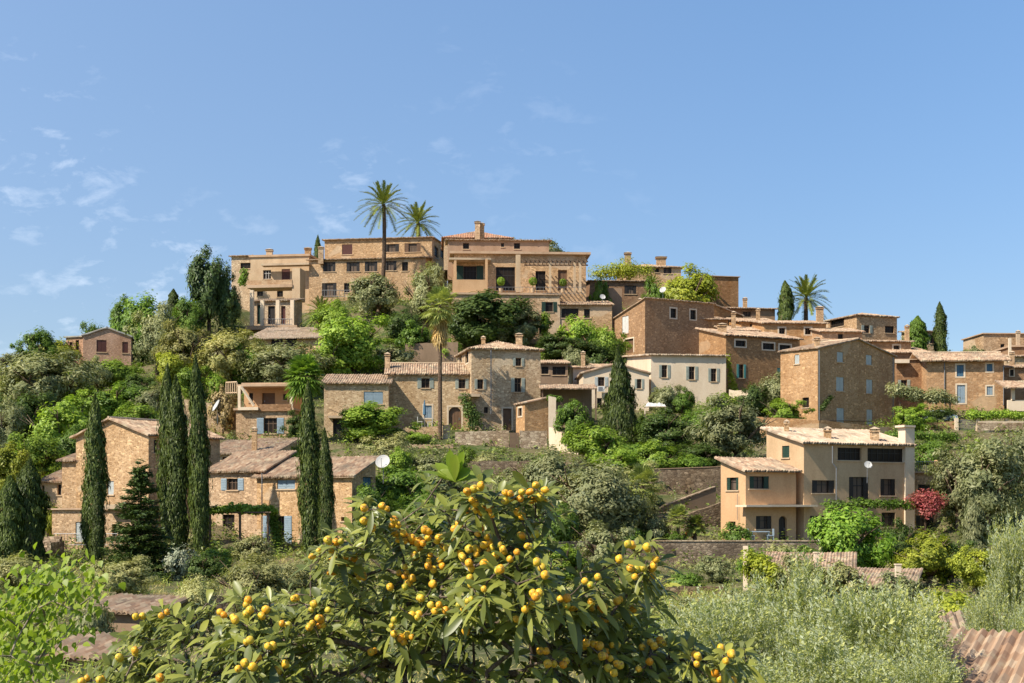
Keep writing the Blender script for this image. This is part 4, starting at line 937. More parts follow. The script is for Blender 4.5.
def frond(mb_v, mb_q, base, az, el, length, droop, nl, ll, lw, rng, vee=.5):
    """a feather frond: leaflets in two rows along a drooping rib"""
    s = np.linspace(0, 1, 9); d = np.array([math.cos(az), math.sin(az)])
    x = length * (s * math.cos(el)); z = length * (s * math.sin(el) - droop * s ** 2.2)
    pts = np.stack([base[0] + d[0] * x, base[1] + d[1] * x, base[2] + z], 1)
    side = np.array([-d[1], d[0], 0]); t_ = np.linspace(.12, 1, nl)
    P_ = np.stack([np.interp(t_, s, pts[:, k]) for k in range(3)], 1); T_ = unit(np.gradient(P_, axis=0)); U_ = np.cross(side, T_)
    for sg in (-1, 1):
        dirs = unit(T_ * .75 + side * sg * .85 + np.abs(U_) * vee * np.array([[0, 0, 1.0]]) + rng.normal(size=(nl, 3)) * .12)
        l_ = ll * np.interp(t_, [0, .25, .7, 1], [.5, 1, .85, .45])[:, None]
        w_ = np.cross(dirs, U_); w_ = unit(w_) * lw
        tip = P_ + dirs * l_ - np.array([0, 0, .12]) * l_
        n0 = sum(len(v) for v in mb_v)
        mb_v.append(np.stack([P_ - w_ * .5, P_ + w_ * .5, tip + w_ * .15, tip - w_ * .15], 1).reshape(-1, 3)); mb_q.append(np.arange(nl * 4).reshape(nl, 4) + n0)
    n0 = sum(len(v) for v in mb_v); w = .05
    mb_v.append(np.concatenate([pts + side * w, pts - side * w])); mb_q.append(np.array([[i, i + 1, i + 10, i + 9] for i in range(8)]) + n0)
def date_crown(seed, n=50, length=4.6, up=1.0):
    rng = np.random.default_rng(seed); v, q = [], []
    for i in range(n):
        t = (i + .5) / n; el = R(78 - 112 * t ** 1.1) * up; az = i * 2.39996 + rng.normal() * .15
        frond(v, q, (.12 * math.cos(az), .12 * math.sin(az), .25 - .5 * t), az, el, length * rng.uniform(.85, 1.08), .16 + .22 * max(0, math.cos(el)) * rng.uniform(.7, 1.2), 34, .66, .095, rng)
    return npmesh('palm_crown', np.concatenate(v), np.concatenate(q), LM['palm'])
def fan_leaf(v, q, base, az, el, pet, size, rng, seg=15, droop=.25):
    d = np.array([math.cos(az) * math.cos(el), math.sin(az) * math.cos(el), math.sin(el)]); side = np.array([-math.sin(az), math.cos(az), 0]); up = np.cross(d, side) * -1
    hub = np.array(base) + d * pet; hub[2] -= pet * .12
    n0 = sum(len(x) for x in v); w = .03
    b = np.array(base); v.append(np.array([b + side * w, b - side * w, hub - side * w, hub + side * w])); q.append(np.array([[0, 1, 2, 3]]) + n0)
    for k in range(seg):
        a = R(-110 + 220 * k / (seg - 1)) + rng.normal() * .04
        dr = d * math.cos(a) + side * math.sin(a); l = size * (.8 + .2 * math.cos(a)) * rng.uniform(.9, 1.1); wv = np.cross(dr, up); wv /= np.linalg.norm(wv)
        mid = hub + dr * l * .6 + up * .05; tip = hub + dr * l - np.array([0, 0, droop * l])
        n0 = sum(len(x) for x in v); v.append(np.array([hub, mid + wv * size * .075, tip, mid - wv * size * .075])); q.append(np.array([[0, 1, 2, 3]]) + n0)
def fan_crown(seed, n=46, pet=1.0, size=.95, lo=-50, m='fan'):
    rng = np.random.default_rng(seed); v, q = [], []
    for i in range(n):
        t = (i + .5) / n; fan_leaf(v, q, (0, 0, .3 - .4 * t), i * 2.39996, R(82 + (lo - 82) * t), pet * rng.uniform(.8, 1.15), size * rng.uniform(.85, 1.1), rng)
    return npmesh('fan_crown', np.concatenate(v), np.concatenate(q), LM[m])
def skirt_mesh(seed, n=70, length=3.6):
    rng = np.random.default_rng(seed); v, q = [], []
    for i in range(n):
        h = -rng.uniform(.2, length * .72); fan_leaf(v, q, (0, 0, h), i * 2.39996, R(rng.uniform(-80, -50)), rng.uniform(.5, .8), rng.uniform(.6, .9), rng, 9, .5)
    return npmesh('dead_fronds', np.concatenate(v), np.concatenate(q), LM['dead'])
DIMS = dict(olive=(6, 3), broad=(7, 3.4), bush=(2.6, 1.7), round=(4, 2.5), cypress=(15, 1.25), cone=(9, 2.3), column=(9, 1.6), fir=(11, 3.0))
WID = dict(olive=1.25, broad=1.28, bush=1.2, round=1.1, fir=1.15, cypress=.95)
_crown, _trunk, _cnt = {}, {}, [0]
NAMES = dict(olive=('olive_tree', 'tree'), broad=('broadleaf_tree', 'tree'), bush=('shrub', 'shrub'), round=('round_shrub', 'shrub'), cypress=('cypress_tree', 'tree'), cone=('conical_cypress', 'tree'), column=('column_cypress', 'tree'), fir=('conifer_tree', 'tree'))
GROUPS = dict(olive='trees and shrubs on the hillside', broad='trees and shrubs on the hillside', bush='trees and shrubs on the hillside', round='trees and shrubs on the hillside', cypress='cypresses', cone='cypresses', column='cypresses', fir='trees and shrubs on the hillside')
def T(form, lm, cx, yt, yb, w, label, d=None, name=None, cat=None, trunk='bark'):
    """a tree or shrub: picture centre, top, foot and width; stands on the ground"""
    _cnt[0] += 1; i = _cnt[0]
    d = Dg(yb) if d is None else d
    q = P(cx, yb, d); z = min(float(land(q.x, q.y)), q.z + .6); z = max(z, q.z - 4)
    H, Rr = DIMS[form]; h = P(cx, yt, d).z - z; sx = w / F * d / (2 * Rr) * WID.get(form, 1.05); sz = h / H * 1.02
    var = i % (5 if form in ('olive', 'broad') else 3); kc = (form, var, lm)
    if kc not in _crown:
        if (form, var) in _crown: me = _crown[(form, var)].copy(); me.materials[0] = LM[lm]; _crown[kc] = me
        else: _crown[kc] = _crown[(form, var)] = crown_mesh(form, var + 1, LM[lm])
    kt = (form, var, trunk)
    if kt not in _trunk: _trunk[kt] = trunk_mesh(form, var + 1, M[trunk])
    nm, ct = NAMES[form]
    o = empty(name or nm, (q.x, q.y, z - .05), label, cat or ct, GROUPS[form])
    o.rotation_euler.z = (i * 2.1) % 6.28
    if form in ('cypress', 'column', 'cone'): o.rotation_euler.x = R(1.6 * math.sin(i * 3.1)); o.rotation_euler.y = R(1.8 * math.sin(i * 5.3))
    o.scale = (sx, sx, sz)
    link('trunk' if ct == 'tree' else 'stems', _trunk[kt], o); link('crown' if ct == 'tree' else 'foliage', _crown[kc], o)
    return o
def leafmass(name, label, cat, pts, n, L, W, m, group=None, seed=1, parent=None, up=.4, flat=1.0):
    """foliage along picture points (px, py, distance, radius in m): hedges, climbers, creepers"""
    rng = np.random.default_rng(seed); cc, cr = [], []
    for a, b in zip(pts, pts[1:] if len(pts) > 1 else pts):
        A, B = np.array(P(*a[:3])), np.array(P(*b[:3])); k = max(1, int(np.linalg.norm(B - A) / (min(a[3], b[3]) * .7)))
        for t in np.linspace(0, 1, k + 1): cc.append(A + (B - A) * t + rng.normal(size=3) * .12 * a[3]); cr.append((a[3] + (b[3] - a[3]) * t) * rng.uniform(.8, 1.15))
    cc, cr = np.array(cc), np.array(cr); o0 = cc.mean(0)
    V, Q = clump_leaves(cc - o0, cr, n, rng, np.array([0, 0, -3.]), L, W, up, .4)
    if flat != 1.0: V[:, 2] *= flat
    me = npmesh(name, V, Q, LM[m]); o = link(name, me, parent)
    if parent is None: o.location = o0; tag(o, label, cat, group)
    else: o.location = Vector(o0) - wloc(parent)
    return o
def palm(cx, yc, yb, d, label, crown, s, trunk_r, skirt=None, name='date_palm', lean=0., foot=None):
    """palm: crown centre and foot in the picture"""
    q = P(cx, yb, d); z = float(land(q.x, q.y)) if foot is None else q.z; zc = P(cx, yc, d).z
    o = empty(name, (q.x, q.y, z - .05), label, 'palm tree', 'palms')
    h = zc - z; mb = MB(); n = 14
    mb.tube([(lean * math.sin(i / n * 2.2) * .6, 0, -1 + (h + 1) * i / n) for i in range(n + 1)], [trunk_r * (1.25 - .3 * i / n + .05 * (i % 2)) for i in range(n + 1)], 9)
    t = mb.build('trunk', M['palmbark'], None, offset=Vector((0, 0, 0))); t.parent = o
    c = link('crown', crown, o, (lean * math.sin(2.2) * .6, 0, h)); c.scale = (s, s, s)
    if skirt: k = link('dead_fronds', skirt, o, (lean * math.sin(2.2) * .6, 0, h)); k.scale = (s, s, s)
    return o

LM['dome'] = leafmat('dome_bush_leaves', (.075, .14, .022), (.15, .22, .04), .25)
# --- cypresses and conifers
T('cypress', 'cyp', 94, 398, 562, 23, 'broad dark cypress standing against the big sunlit gable house', 113)
T('cypress', 'cyp', 96, 480, 566, 14, 'short slim cypress in front of the broad one at the gable house', 110)
T('cypress', 'cyp', 169, 368, 546, 20, 'leftmost of the three tall cypresses beside the cottages', 119)
T('cypress', 'cyp', 178, 379, 552, 24, 'middle tall cypress of the three, overlapping its left neighbour', 116)
T('cypress', 'cyp', 201, 360, 556, 20, 'tallest cypress of the left three, with sky blue dish beside it', 115)['label'] = 'tallest cypress, right one of the three left of the cottages'
T('column', 'cyp', 29, 462, 566, 30, 'broad column cypress at the garden steps on the far left', 110)
T('column', 'cyp', 9, 478, 566, 26, 'dark cypress cut by the left picture edge', 109)
T('fir', 'fir', 141, 460, 592, 76, 'dark ragged conifer below the sunlit gable house', 103)
T('cypress', 'cyp', 311.5, 386, 552, 22, 'taller cypress of the pair before the shuttered cottages', 114)
T('cypress', 'cyp', 327, 431, 556, 15, 'shorter cypress of the pair before the shuttered cottages', 112)
T('cone', 'cyp', 621, 350, 452, 37, 'pointed garden cypress in front of the cream house', 156)
T('broad', 'fir', 209, 250, 345, 40, 'large dark conifer left of the hilltop manor', 212, 'conifer_tree')
T('broad', 'fir', 226, 262, 345, 26, 'narrower dark conifer right against the large one', 213, 'conifer_tree')
T('cypress', 'cyp', 316.5, 236, 282, 9, 'small cypress tip showing above the manor roof', 252)
T('column', 'cyp', 175, 290, 335, 13, 'small dark cypress among the skyline trees left of the conifer', 216)
T('column', 'cyp', 786, 282, 332, 14, 'stout dark cypress beside the skyline date palm', 219)
T('cypress', 'cyp', 941, 303, 360, 13, 'lone slim cypress against the sky on the right', 200)
T('column', 'broad', 917, 317, 362, 20, 'green bushy conifer between the loggia house and lone cypress', 199)
T('column', 'grey', 972, 500, 584, 25, 'grey green column cypress near the bougainvillea', 104)
# --- left hillside
L_ = [
 ('olive', 'grey', 42, 348, 428, 88, 'wide grey green olive covering the slope below the brick house'),
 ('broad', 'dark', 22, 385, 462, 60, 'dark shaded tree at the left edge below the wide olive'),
 ('olive', 'grey', 5, 400, 470, 40, 'pale olive cut by the left edge above the column cypresses'),
 ('broad', 'broad', 38, 326, 376, 34, 'green skyline tree left of the brick house'),
 ('broad', 'grey', 8, 352, 385, 40, 'low skyline scrub tree at the far left edge'),
 ('bush', 'yellow', 62, 337, 362, 40, 'yellow green skyline bush behind the brick house wing'),
 ('broad', 'broad', 93, 318, 362, 24, 'small round tree on the skyline above the brick house roof'),
 ('broad', 'broad', 126, 298, 345, 30, 'green tree left of the highest hillside trees'),
 ('broad', 'broad', 145, 292, 350, 52, 'tall green tree topping the left hillside'),
 ('olive', 'grey', 157, 305, 380, 44, 'big grey green tree right of the brick house'),
 ('broad', 'broad', 190, 296, 345, 30, 'mid green tree between small cypress and large dark conifer'),
 ('broad', 'lime', 118, 355, 395, 36, 'bright green small tree right beside the brick house'),
 ('broad', 'grey', 96, 357, 398, 28, 'grey green bush at the foot of the brick house'),
 ('broad', 'dark', 138, 372, 405, 34, 'dark bush under the big grey green tree'),
 ('olive', 'pale', 186, 322, 388, 48, 'straw tinted pale tree below the large dark conifer'),
 ('olive', 'pale', 229, 328, 392, 62, 'pale dusty green tree left of the low pale roofed house'),
 ('broad', 'lime', 193, 362, 402, 28, 'bright patch of foliage above the tallest cypress'),
 ('broad', 'broad', 118, 383, 428, 60, 'broad green tree mid slope behind the gable house roof'),
 ('olive', 'grey', 155, 384, 430, 34, 'small olive left of the leftmost tall cypress'),
 ('broad', 'lime', 62, 396, 470, 62, 'bright green tree left of the broad dark cypress'),
 ('broad', 'broad', 78, 425, 478, 40, 'green tree behind the left wing of the gable house'),
 ('broad', 'lime', 35, 428, 492, 50, 'light green tree above the column cypresses'),
 ('broad', 'yellow', 14, 444, 505, 42, 'yellow green bush at the left edge above the cypress'),
 ('bush', 'broad', 52, 452, 480, 22, 'small green bush beside the low left roofs'),
 ('bush', 'yellow', 47, 500, 532, 20, 'yellowish flowering bush beside the steps'),
 ('bush', 'lime', 57, 558, 590, 22, 'small light bush at the foot of the steps'),
 ('olive', 'olive', 24, 550, 606, 62, 'grey olive at the left edge below the column cypresses'),
 ('bush', 'dry', 222, 384, 432, 28, 'dry leafless shrub left of the loggia house'),
 ('bush', 'lime', 216, 372, 402, 20, 'spiky light green plant above the dry shrub'),
 ('broad', 'broad', 250, 345, 392, 34, 'soft green tree at the left end of the feathery row'),
 ('olive', 'grey', 284, 341, 396, 76, 'feathery green trees above the loggia house'),
 ('broad', 'lime', 352, 308, 382, 66, 'large bright green tree below the hilltop manor'),
 ('broad', 'lime', 330, 340, 386, 44, 'bright green lower tree left of the large bright one'),
 ('round', 'grey', 376, 271, 322, 58, 'big rounded grey green tree under the tall date palm'),
 ('olive', 'grey', 428, 262, 318, 44, 'dark olive at the right corner of the manor'),
 ('broad', 'dark', 404, 310, 352, 42, 'dark green tree left of the shaggy fan palm'),
 ('bush', 'grey', 392, 345, 374, 44, 'grey green bush under the bright clipped hedge'),
 ('broad', 'dark', 492, 293, 350, 84, 'large dark evergreen below the villa terrace'),
 ('broad', 'dark', 466, 303, 352, 44, 'dark evergreen bush between fan palm and large evergreen'),
 ('bush', 'lime', 450, 338, 366, 20, 'bright bush between the fan palm trunk and tower house'),
 ('broad', 'lime', 583, 315, 356, 42, 'bright green bush under the villa right wing'),
 ('broad', 'lime', 609, 320, 358, 30, 'bright green bush touching the orange gable side'),
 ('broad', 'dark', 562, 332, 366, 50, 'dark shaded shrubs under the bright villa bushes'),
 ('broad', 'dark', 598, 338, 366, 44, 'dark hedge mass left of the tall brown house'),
 ('round', 'grey', 574, 343, 384, 30, 'small rounded grey tree right of the tower house'),
 ('broad', 'grey', 541, 238, 288, 46, 'loose grey tree on the skyline right of the villa roof'),
 ('bush', 'grey', 521, 240, 280, 28, 'grey bush behind the villa upper roof'),
 ('broad', 'yellow', 686, 267, 316, 56, 'olive yellow tree on the skyline in front of the brown block'),
 ('broad', 'broad', 600, 276, 322, 18, 'green plant between villa pergola and brown house'),
 ('bush', 'broad', 655, 280, 316, 24, 'green bush beside the skyline dish'),
 ('bush', 'grey', 905, 333, 358, 18, 'small grey bush above the blue windowed wide house'),
 ('bush', 'grey', 975, 345, 362, 22, 'grey bush on the roof line before the sunlit flat house'),
]
for q in L_: T(*q[:6], q[6], d={'loose grey tree on the skyline right of the villa roof': 244, 'grey bush behind the villa upper roof': 243, 'olive yellow tree on the skyline in front of the brown block': 226}.get(q[6]))
# --- middle and lower gardens
G_ = [
 ('broad', 'lime', 373, 403, 450, 68, 'bright citrus tree in front of the long wing', 161),
 ('round', 'lime', 416, 430, 450, 30, 'clipped round bright bush above the plank fence', 160),
 ('olive', 'olive', 388, 433, 476, 46, 'thin olive above the round white dish', 147),
 ('broad', 'broad', 408, 466, 530, 64, 'green tree right of the round white dish', 126),
 ('broad', 'broad', 372, 478, 530, 36, 'green bush against the cottage right corner', 119),
 ('bush', 'lime', 287, 440, 462, 26, 'small bright garden bush under the loggia house', 153),
 ('bush', 'grey', 272, 444, 466, 20, 'grey garden bush left of the small bright one', 152),
 ('broad', 'dark', 300, 411, 450, 26, 'dark bush under the spiky yucca like tree', 160),
 ('round', 'olive', 256, 533, 580, 48, 'rounded grey green bush below the vine pergola', 108),
 ('round', 'broad', 218, 546, 584, 40, 'dark green clipped bush under the vine pergola', 107),
 ('bush', 'silver', 180, 543, 590, 34, 'silvery leaved bush right of the ragged conifer', 103),
 ('bush', 'dark', 205, 552, 592, 40, 'dark bush between the silvery bush and the olives', 102),
 ('olive', 'olive', 254, 556, 624, 72, 'pale young olive grove tree left of the loquat', 80),
 ('olive', 'olive', 196, 574, 640, 46, 'small pale olive behind the loquat left branches', 74),
 ('olive', 'olive', 300, 556, 612, 56, 'olive bush behind the loquat upper left fruits', 84),
 ('bush', 'olive', 285, 590, 640, 60, 'low olive scrub just above the loquat left branches', 72),
 ('olive', 'olive', 345, 570, 630, 60, 'olive scrub behind the middle of the loquat', 82),
 ('round', 'broad', 575, 397, 450, 44, 'rounded shrub with pale bracts left of the garden cypress', 158),
 ('broad', 'lime', 600, 424, 478, 58, 'light green tree below the pointed garden cypress', 148),
 ('broad', 'broad', 640, 440, 478, 46, 'green bush at the foot of the garden cypress', 146),
 ('broad', 'dark', 668, 410, 470, 62, 'dark green tree between garden cypress and big olive', 152),
 ('broad', 'lime', 657, 438, 480, 46, 'bright low bush before the dark green tree', 143),
 ('olive', 'grey', 733, 397, 474, 70, 'big silvery olive above the L shaped house annex', 148),
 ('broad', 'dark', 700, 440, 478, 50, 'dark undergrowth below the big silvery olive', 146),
 ('broad', 'grey', 666, 381, 418, 30, 'brownish green small tree against the cream house front', 172),
 ('broad', 'broad', 683, 388, 418, 22, 'green bush beside the arched door of the cream house', 171),
 ('broad', 'dark', 754, 382, 420, 36, 'dark green bush under the turquoise shutters', 170),
 ('broad', 'lime', 784, 398, 425, 40, 'bright lime bush before the tall gabled house', 166),
 ('broad', 'grey', 772, 372, 410, 36, 'grey green shrub left of the tall gabled house', 174),
 ('bush', 'lime', 726, 392, 418, 34, 'light green bush above the big silvery olive', 172),
 ('olive', 'grey', 552, 450, 540, 74, 'left olive of the pair above the dry stone wall', 122),
 ('olive', 'grey', 598, 458, 556, 92, 'large olive above the long dry stone wall', 117),
 ('olive', 'olive', 634, 462, 520, 50, 'pale olive behind the low fan palm', 132),
 ('broad', 'grey', 520, 468, 530, 40, 'grey bush left of the olive pair', 128),
 ('bush', 'broad', 632, 524, 556, 34, 'green flowering bush on the dry stone wall', 116),
 ('bush', 'broad', 676, 530, 552, 24, 'low plant under the small palm on the terrace', 116),
 ('bush', 'broad', 738, 523, 552, 30, 'bush at the annex corner of the L shaped house', 115.5),
 ('broad', 'lime', 563, 540, 600, 52, 'bright green bush below the dry stone wall', 104),
 ('broad', 'dark', 640, 562, 606, 40, 'dark ivy mound below the right loquat fruits', 101),
 ('round', 'dome', 850, 501, 588, 92, 'large dome shaped bright green bush before the L shaped house', 101),
 ('broad', 'dark', 896, 520, 580, 34, 'dark green shrub right of the dome shaped bush', 104),
 ('broad', 'yellow', 928, 530, 590, 58, 'yellow green tree right of the dome shaped bush', 98),
 ('broad', 'dark', 952, 535, 592, 40, 'dark bush behind the grey green column cypress', 99),
 ('bush', 'yellow', 946, 584, 640, 68, 'bright yellow green bush above the near clay roof', 72),
 ('olive', 'grey', 985, 430, 545, 80, 'large grey olive right of the L shaped house', 124),
 ('olive', 'grey', 1030, 420, 530, 60, 'olive cut by the right edge below the hedge', 132),
 ('broad', 'broad', 932, 438, 482, 40, 'leafy bush behind the cream chimney stack', 146),
 ('broad', 'lime', 910, 404, 440, 34, 'bright hanging climber left of the parked car', 168),
 ('bush', 'broad', 760, 548, 600, 40, 'tall weeds left of the outbuilding roof', 96),
 ('bush', 'broad', 684, 568, 606, 40, 'pale weeds growing against the dry stone wall', 101),
 ('bush', 'yellow', 764, 556, 604, 36, 'yellow green creeper over the cream end wall', 91),
 ('bush', 'olive', 800, 556, 606, 44, 'grey weeds sprouting over the outbuilding roof edge', 90),
]
G_ += [q if len(q) > 7 else q + (None,) for q in [
 ('broad', 'grey', 440, 466, 514, 58, 'grey green tree left of the loquat top'),
 ('broad', 'broad', 425, 490, 548, 52, 'green tree behind the loquat upper left'),
 ('olive', 'grey', 512, 494, 548, 60, 'grey olive rising behind the loquat right shoulder'),
 ('olive', 'olive', 576, 470, 532, 52, 'pale olive between the two darker olives'),
 ('bush', 'grey', 655, 512, 552, 30, 'grey bush at the foot of the sloping stair wall'),
 ('broad', 'grey', 604, 522, 578, 54, 'grey shrub spilling over the long dry stone wall'),
 ('broad', 'broad', 555, 502, 562, 44, 'green shrub at the left end of the long dry stone wall'),
 ('bush', 'olive', 622, 588, 632, 52, 'pale low scrub in the weedy field left part'),
 ('bush', 'olive', 702, 598, 640, 60, 'pale scrub in the weedy field below the low wall'),
 ('bush', 'lime', 668, 612, 650, 40, 'light green weeds clump in the middle of the field'),
 ('broad', 'lime', 104, 386, 430, 44, 'bright tree just above the broad dark cypress'),
 ('broad', 'lime', 142, 402, 438, 40, 'bright green bushes above the gable house roof'),
 ('broad', 'yellow', 172, 348, 394, 32, 'yellow green tree above the leftmost tall cypress'),
 ('broad', 'lime', 72, 372, 412, 34, 'bright bush below the brick house left corner'),
 ('broad', 'lime', 40, 405, 455, 44, 'fresh green bush on the slope below the wide olive'),
 ('broad', 'broad', 418, 322, 364, 34, 'green bush right of the bright clipped hedge'),
 ('broad', 'grey', 520, 300, 352, 46, 'grey evergreen right of the large dark evergreen'),
 ('broad', 'broad', 702, 404, 442, 36, 'green tree between the cream house and silvery olive'),
 ('broad', 'lime', 642, 416, 452, 32, 'light bush right of the garden cypress foot'),
 ('broad', 'grey', 903, 447, 496, 34, 'grey shrub behind the right wing of the L shaped house'),
 ('olive', 'grey', 958, 448, 530, 54, 'olive between L shaped house wing and the large grey olive'),
 ('broad', 'lime', 330, 300, 345, 40, 'light green tree under the manor left windows'),
 ('broad', 'lime', 620, 446, 486, 40, 'bright foliage between the olives and garden cypress'),
 ('broad', 'broad', 690, 455, 482, 44, 'green hedge like shrubs on the upper terrace wall'),
 ('broad', 'broad', 545, 452, 492, 30, 'green shrub on the shaded retaining wall'),
 ('bush', 'olive', 842, 560, 612, 46, 'grey weeds over the joint of the two outbuilding roofs', 85),
 ('bush', 'grey', 900, 572, 622, 48, 'grey bush at the right end of the outbuilding', 82),
 ('bush', 'olive', 778, 540, 578, 44, 'pale weeds in front of the long wall right part'),
 ('bush', 'broad', 806, 544, 580, 40, 'green weeds at the long wall beside the dome shaped bush'),
 ('bush', 'grey', 716, 556, 582, 34, 'grey weeds along the long dry stone wall'),
 ('bush', 'olive', 735, 585, 622, 44, 'pale bush at the foot of the cream end wall'),
 ('bush', 'grey', 428, 454, 478, 34, 'grey bush below the plank fence right end'),
 ('bush', 'broad', 455, 458, 480, 30, 'low green bush under the pale rubble wall left end'),
 ('bush', 'olive', 486, 452, 468, 26, 'pale bush at the foot of the rubble wall beside the gate'),
 ('bush', 'grey', 530, 452, 470, 26, 'grey bush at the foot of the rubble wall right of the gate'),
 ('bush', 'lime', 468, 446, 462, 18, 'small bright weed tuft against the pale rubble wall'),
 ('bush', 'grey', 92, 596, 640, 40, 'grey bush behind the bright lime leaved tree'),
 ('bush', 'broad', 165, 604, 645, 34, 'dark bush at the right corner of the ruined outbuilding'),
 ('broad', 'lime', 398, 448, 486, 30, 'light green shrub under the plank fence'),
 ('olive', 'olive', 345, 545, 600, 50, 'grey scrub at the foot of the paired cypresses'),
 ('olive', 'olive', 120, 556, 606, 60, 'grey olive below the ragged conifer'),
 ('broad', 'yellow', 975, 545, 600, 40, 'yellow leaved shrub behind grey green column cypress'),
]]
for q in G_: T(*q[:6], q[6], d=q[7] if len(q) > 7 else None)
# --- hedges, climbers
leafmass('clipped_hedge', 'bright clipped hedge left of the shaggy fan palm', 'hedge', [(384, 341, 203, .55), (407, 341, 203, .55)], 1500, .2, .12, 'lime')
leafmass('clipped_hedge', 'yellow green hedge on the skyline below the two chimney house', 'hedge', [(597, 273, 234, 1.6), (625, 270, 233, 2.2), (645, 274, 233, 1.8)], 5000, .28, .16, 'yellow')
leafmass('climbing_vine', 'bright climber on the pillar below the villa terrace', 'climber', [(545, 316, 205, .7), (545, 342, 205, .7), (538, 350, 204, .9)], 2600, .25, .16, 'lime')
leafmass('climbing_vine', 'yellow green strip of climber on the brown house corner', 'climber', [(728, 356, 184.5, .35), (731, 375, 184.3, .45), (735, 398, 183.5, .8)], 1800, .22, .15, 'yellow')
leafmass('climbing_vine', 'dark diagonal creeper on the tall gabled house', 'climber', [(822, 408, 166.2, .4), (830, 398, 168, .45), (838, 390, 171, .35)], 1200, .2, .12, 'dark')
leafmass('climbing_vine', 'dark climber mass beside the arched door of the long wing', 'climber', [(464, 398, 166.4, .8), (470, 412, 166, 1.0), (478, 424, 165.6, 1.2)], 2600, .22, .14, 'dark')
leafmass('vine_leaves', None, None, [(208, 510, 117.2, .5), (240, 508.5, 117.6, .55), (272, 510, 118.4, .5), (240, 509, 119.3, .5)], 4200, .22, .15, 'lime', parent=vp)
leafmass('climbing_vine', 'leafy climber around the cottage lower shutters', 'climber', [(277, 545, 118.3, .5), (276, 526, 118.6, .55), (272, 513, 118.9, .6)], 1700, .2, .13, 'broad')
leafmass('climbing_vine', 'green vine canopy shading the L shaped house ground floor', 'climber', [(828, 505, 120, .6), (870, 504, 121.4, .6), (908, 504, 123.5, .6)], 2600, .2, .13, 'broad')
bv = leafmass('bougainvillea', 'magenta bougainvillea at the right end of the L shaped house', 'shrub', [(912, 502, 124, .8), (925, 499, 124, 1.3), (937, 502, 124.3, .9), (928, 512, 123.6, 1.1)], 4200, .17, .13, 'pink')
mb = MB(); mb.tube([P(926, 548, 124), P(925, 520, 124), P(924, 500, 124)], [.12, .08, .03], 6); mb.build('stems', M['bark'], bv)
leafmass('clipped_hedge', 'bright hedge right of the parked car', 'hedge', [(972, 415, 167.5, .75), (1005, 415, 167.5, .75), (1040, 416, 167.5, .75)], 5200, .2, .12, 'lime')
leafmass('clipped_hedge', 'dark hedge along the wall left of the parked car', 'hedge', [(912, 414, 170, .9), (952, 414, 171, .9)], 3200, .2, .12, 'dark')
leafmass('clipped_hedge', 'green hedge beside the cream chimney stack', 'hedge', [(890, 436, 158, .7), (955, 437, 160, .7)], 4200, .2, .12, 'broad')
leafmass('vine_arbor', 'olive green vine arbour left of the amber house with blue shutters', 'climber', [(895, 390, 172, 1.2), (915, 394, 172, 1.3), (935, 397, 172, 1.2), (953, 400, 172.5, .9)], 6500, .22, .13, 'grey')
mbp = [MB() for _ in range(2)]
ob = bpy.data.objects['vine_arbor']
for px in (900, 950): mb = MB(); q = P(px, 402, 172); mb.tube([Vector((q.x, q.y, float(land(q.x, q.y)) - .5)), q], .09, 6); mb.build('post', M['wood'], ob)
leafmass('creeper_mound', 'yellow green creeper cascading at the cream end wall of outbuilding', 'climber', [(750, 557, 91, .6), (762, 563, 90.5, .7), (775, 572, 90, .6)], 2000, .18, .12, 'yellow')
leafmass('climbing_vine', 'green plants hanging left of the manor loggia', 'climber', [(244, 272, 238, .8), (243, 282, 238, .9)], 1300, .24, .15, 'broad')
leafmass('climbing_vine', 'green plants under the lean-to shelter', 'climber', [(551, 398, 163.5, .5), (560, 399, 163.3, .5)], 900, .2, .13, 'broad')

# --- palms
dc = [date_crown(3), date_crown(8, 54, 4.4, .96)]
fc = [fan_crown(5, 44, 1.25, 1.05, -62), fan_crown(6, 50, 1.0, .9, -30)]
palm(381, 204, 262, 231, 'tall date palm rising in front of the hilltop manor against the sky', dc[0], 1.03, .30, lean=.9)
palm(418, 222, 262, 252, 'second date palm behind the manor roof right of the tall one', dc[1], .98, .33)
palm(806, 297, 332, 221, 'date palm on the skyline beside the stout cypress', dc[1], .98, .30)
palm(440, 305, 444, 162.5, 'shaggy fan palm with a skirt of dead fronds and slim trunk', fc[0], 1.15, .21, skirt_mesh(4, 120, 3.8), 'fan_palm')
palm(322, 313, 336, 217, 'low yellowish palm below the left part of the manor', dc[0], .72, .22, name='feather_palm')
palm(642, 484, 530, 127, 'low fan palm at the right end of the olives', fc[0], .95, .22, name='fan_palm')
palm(678, 517, 545, 116.5, 'small fan palm on the terrace left of the L shaped house', fc[1], .62, .14, name='fan_palm')
palm(695, 524, 546, 117, 'dark cycad like palm with a thick dark trunk on the terrace', date_crown(21, 34, 1.25, .9), .68, .15, name='feather_palm')
palm(304, 376, 440, 158, 'dark many headed yucca tree above the paired cypresses', fan_crown(9, 60, .9, 1.2, -60, 'broad'), 1.35, .22, name='yucca_tree')
c2 = fan_crown(10, 44, .8, 1.1, -50, 'broad'); yo = bpy.data.objects['yucca_tree']
for dx, dz, s in ((-1.4, -.6, .95), (1.5, -1.2, 1.0), (.3, -2.2, .9)):
    k = link('crown', c2, yo, (dx, .3 * dx, bpy.data.objects['yucca_tree'].children[1].location.z + dz)); k.scale = (s, s, s)
palm(652, 283, 312, 229, 'grey feather palm beside the olive yellow skyline tree', dc[1], .40, .16, name='feather_palm')
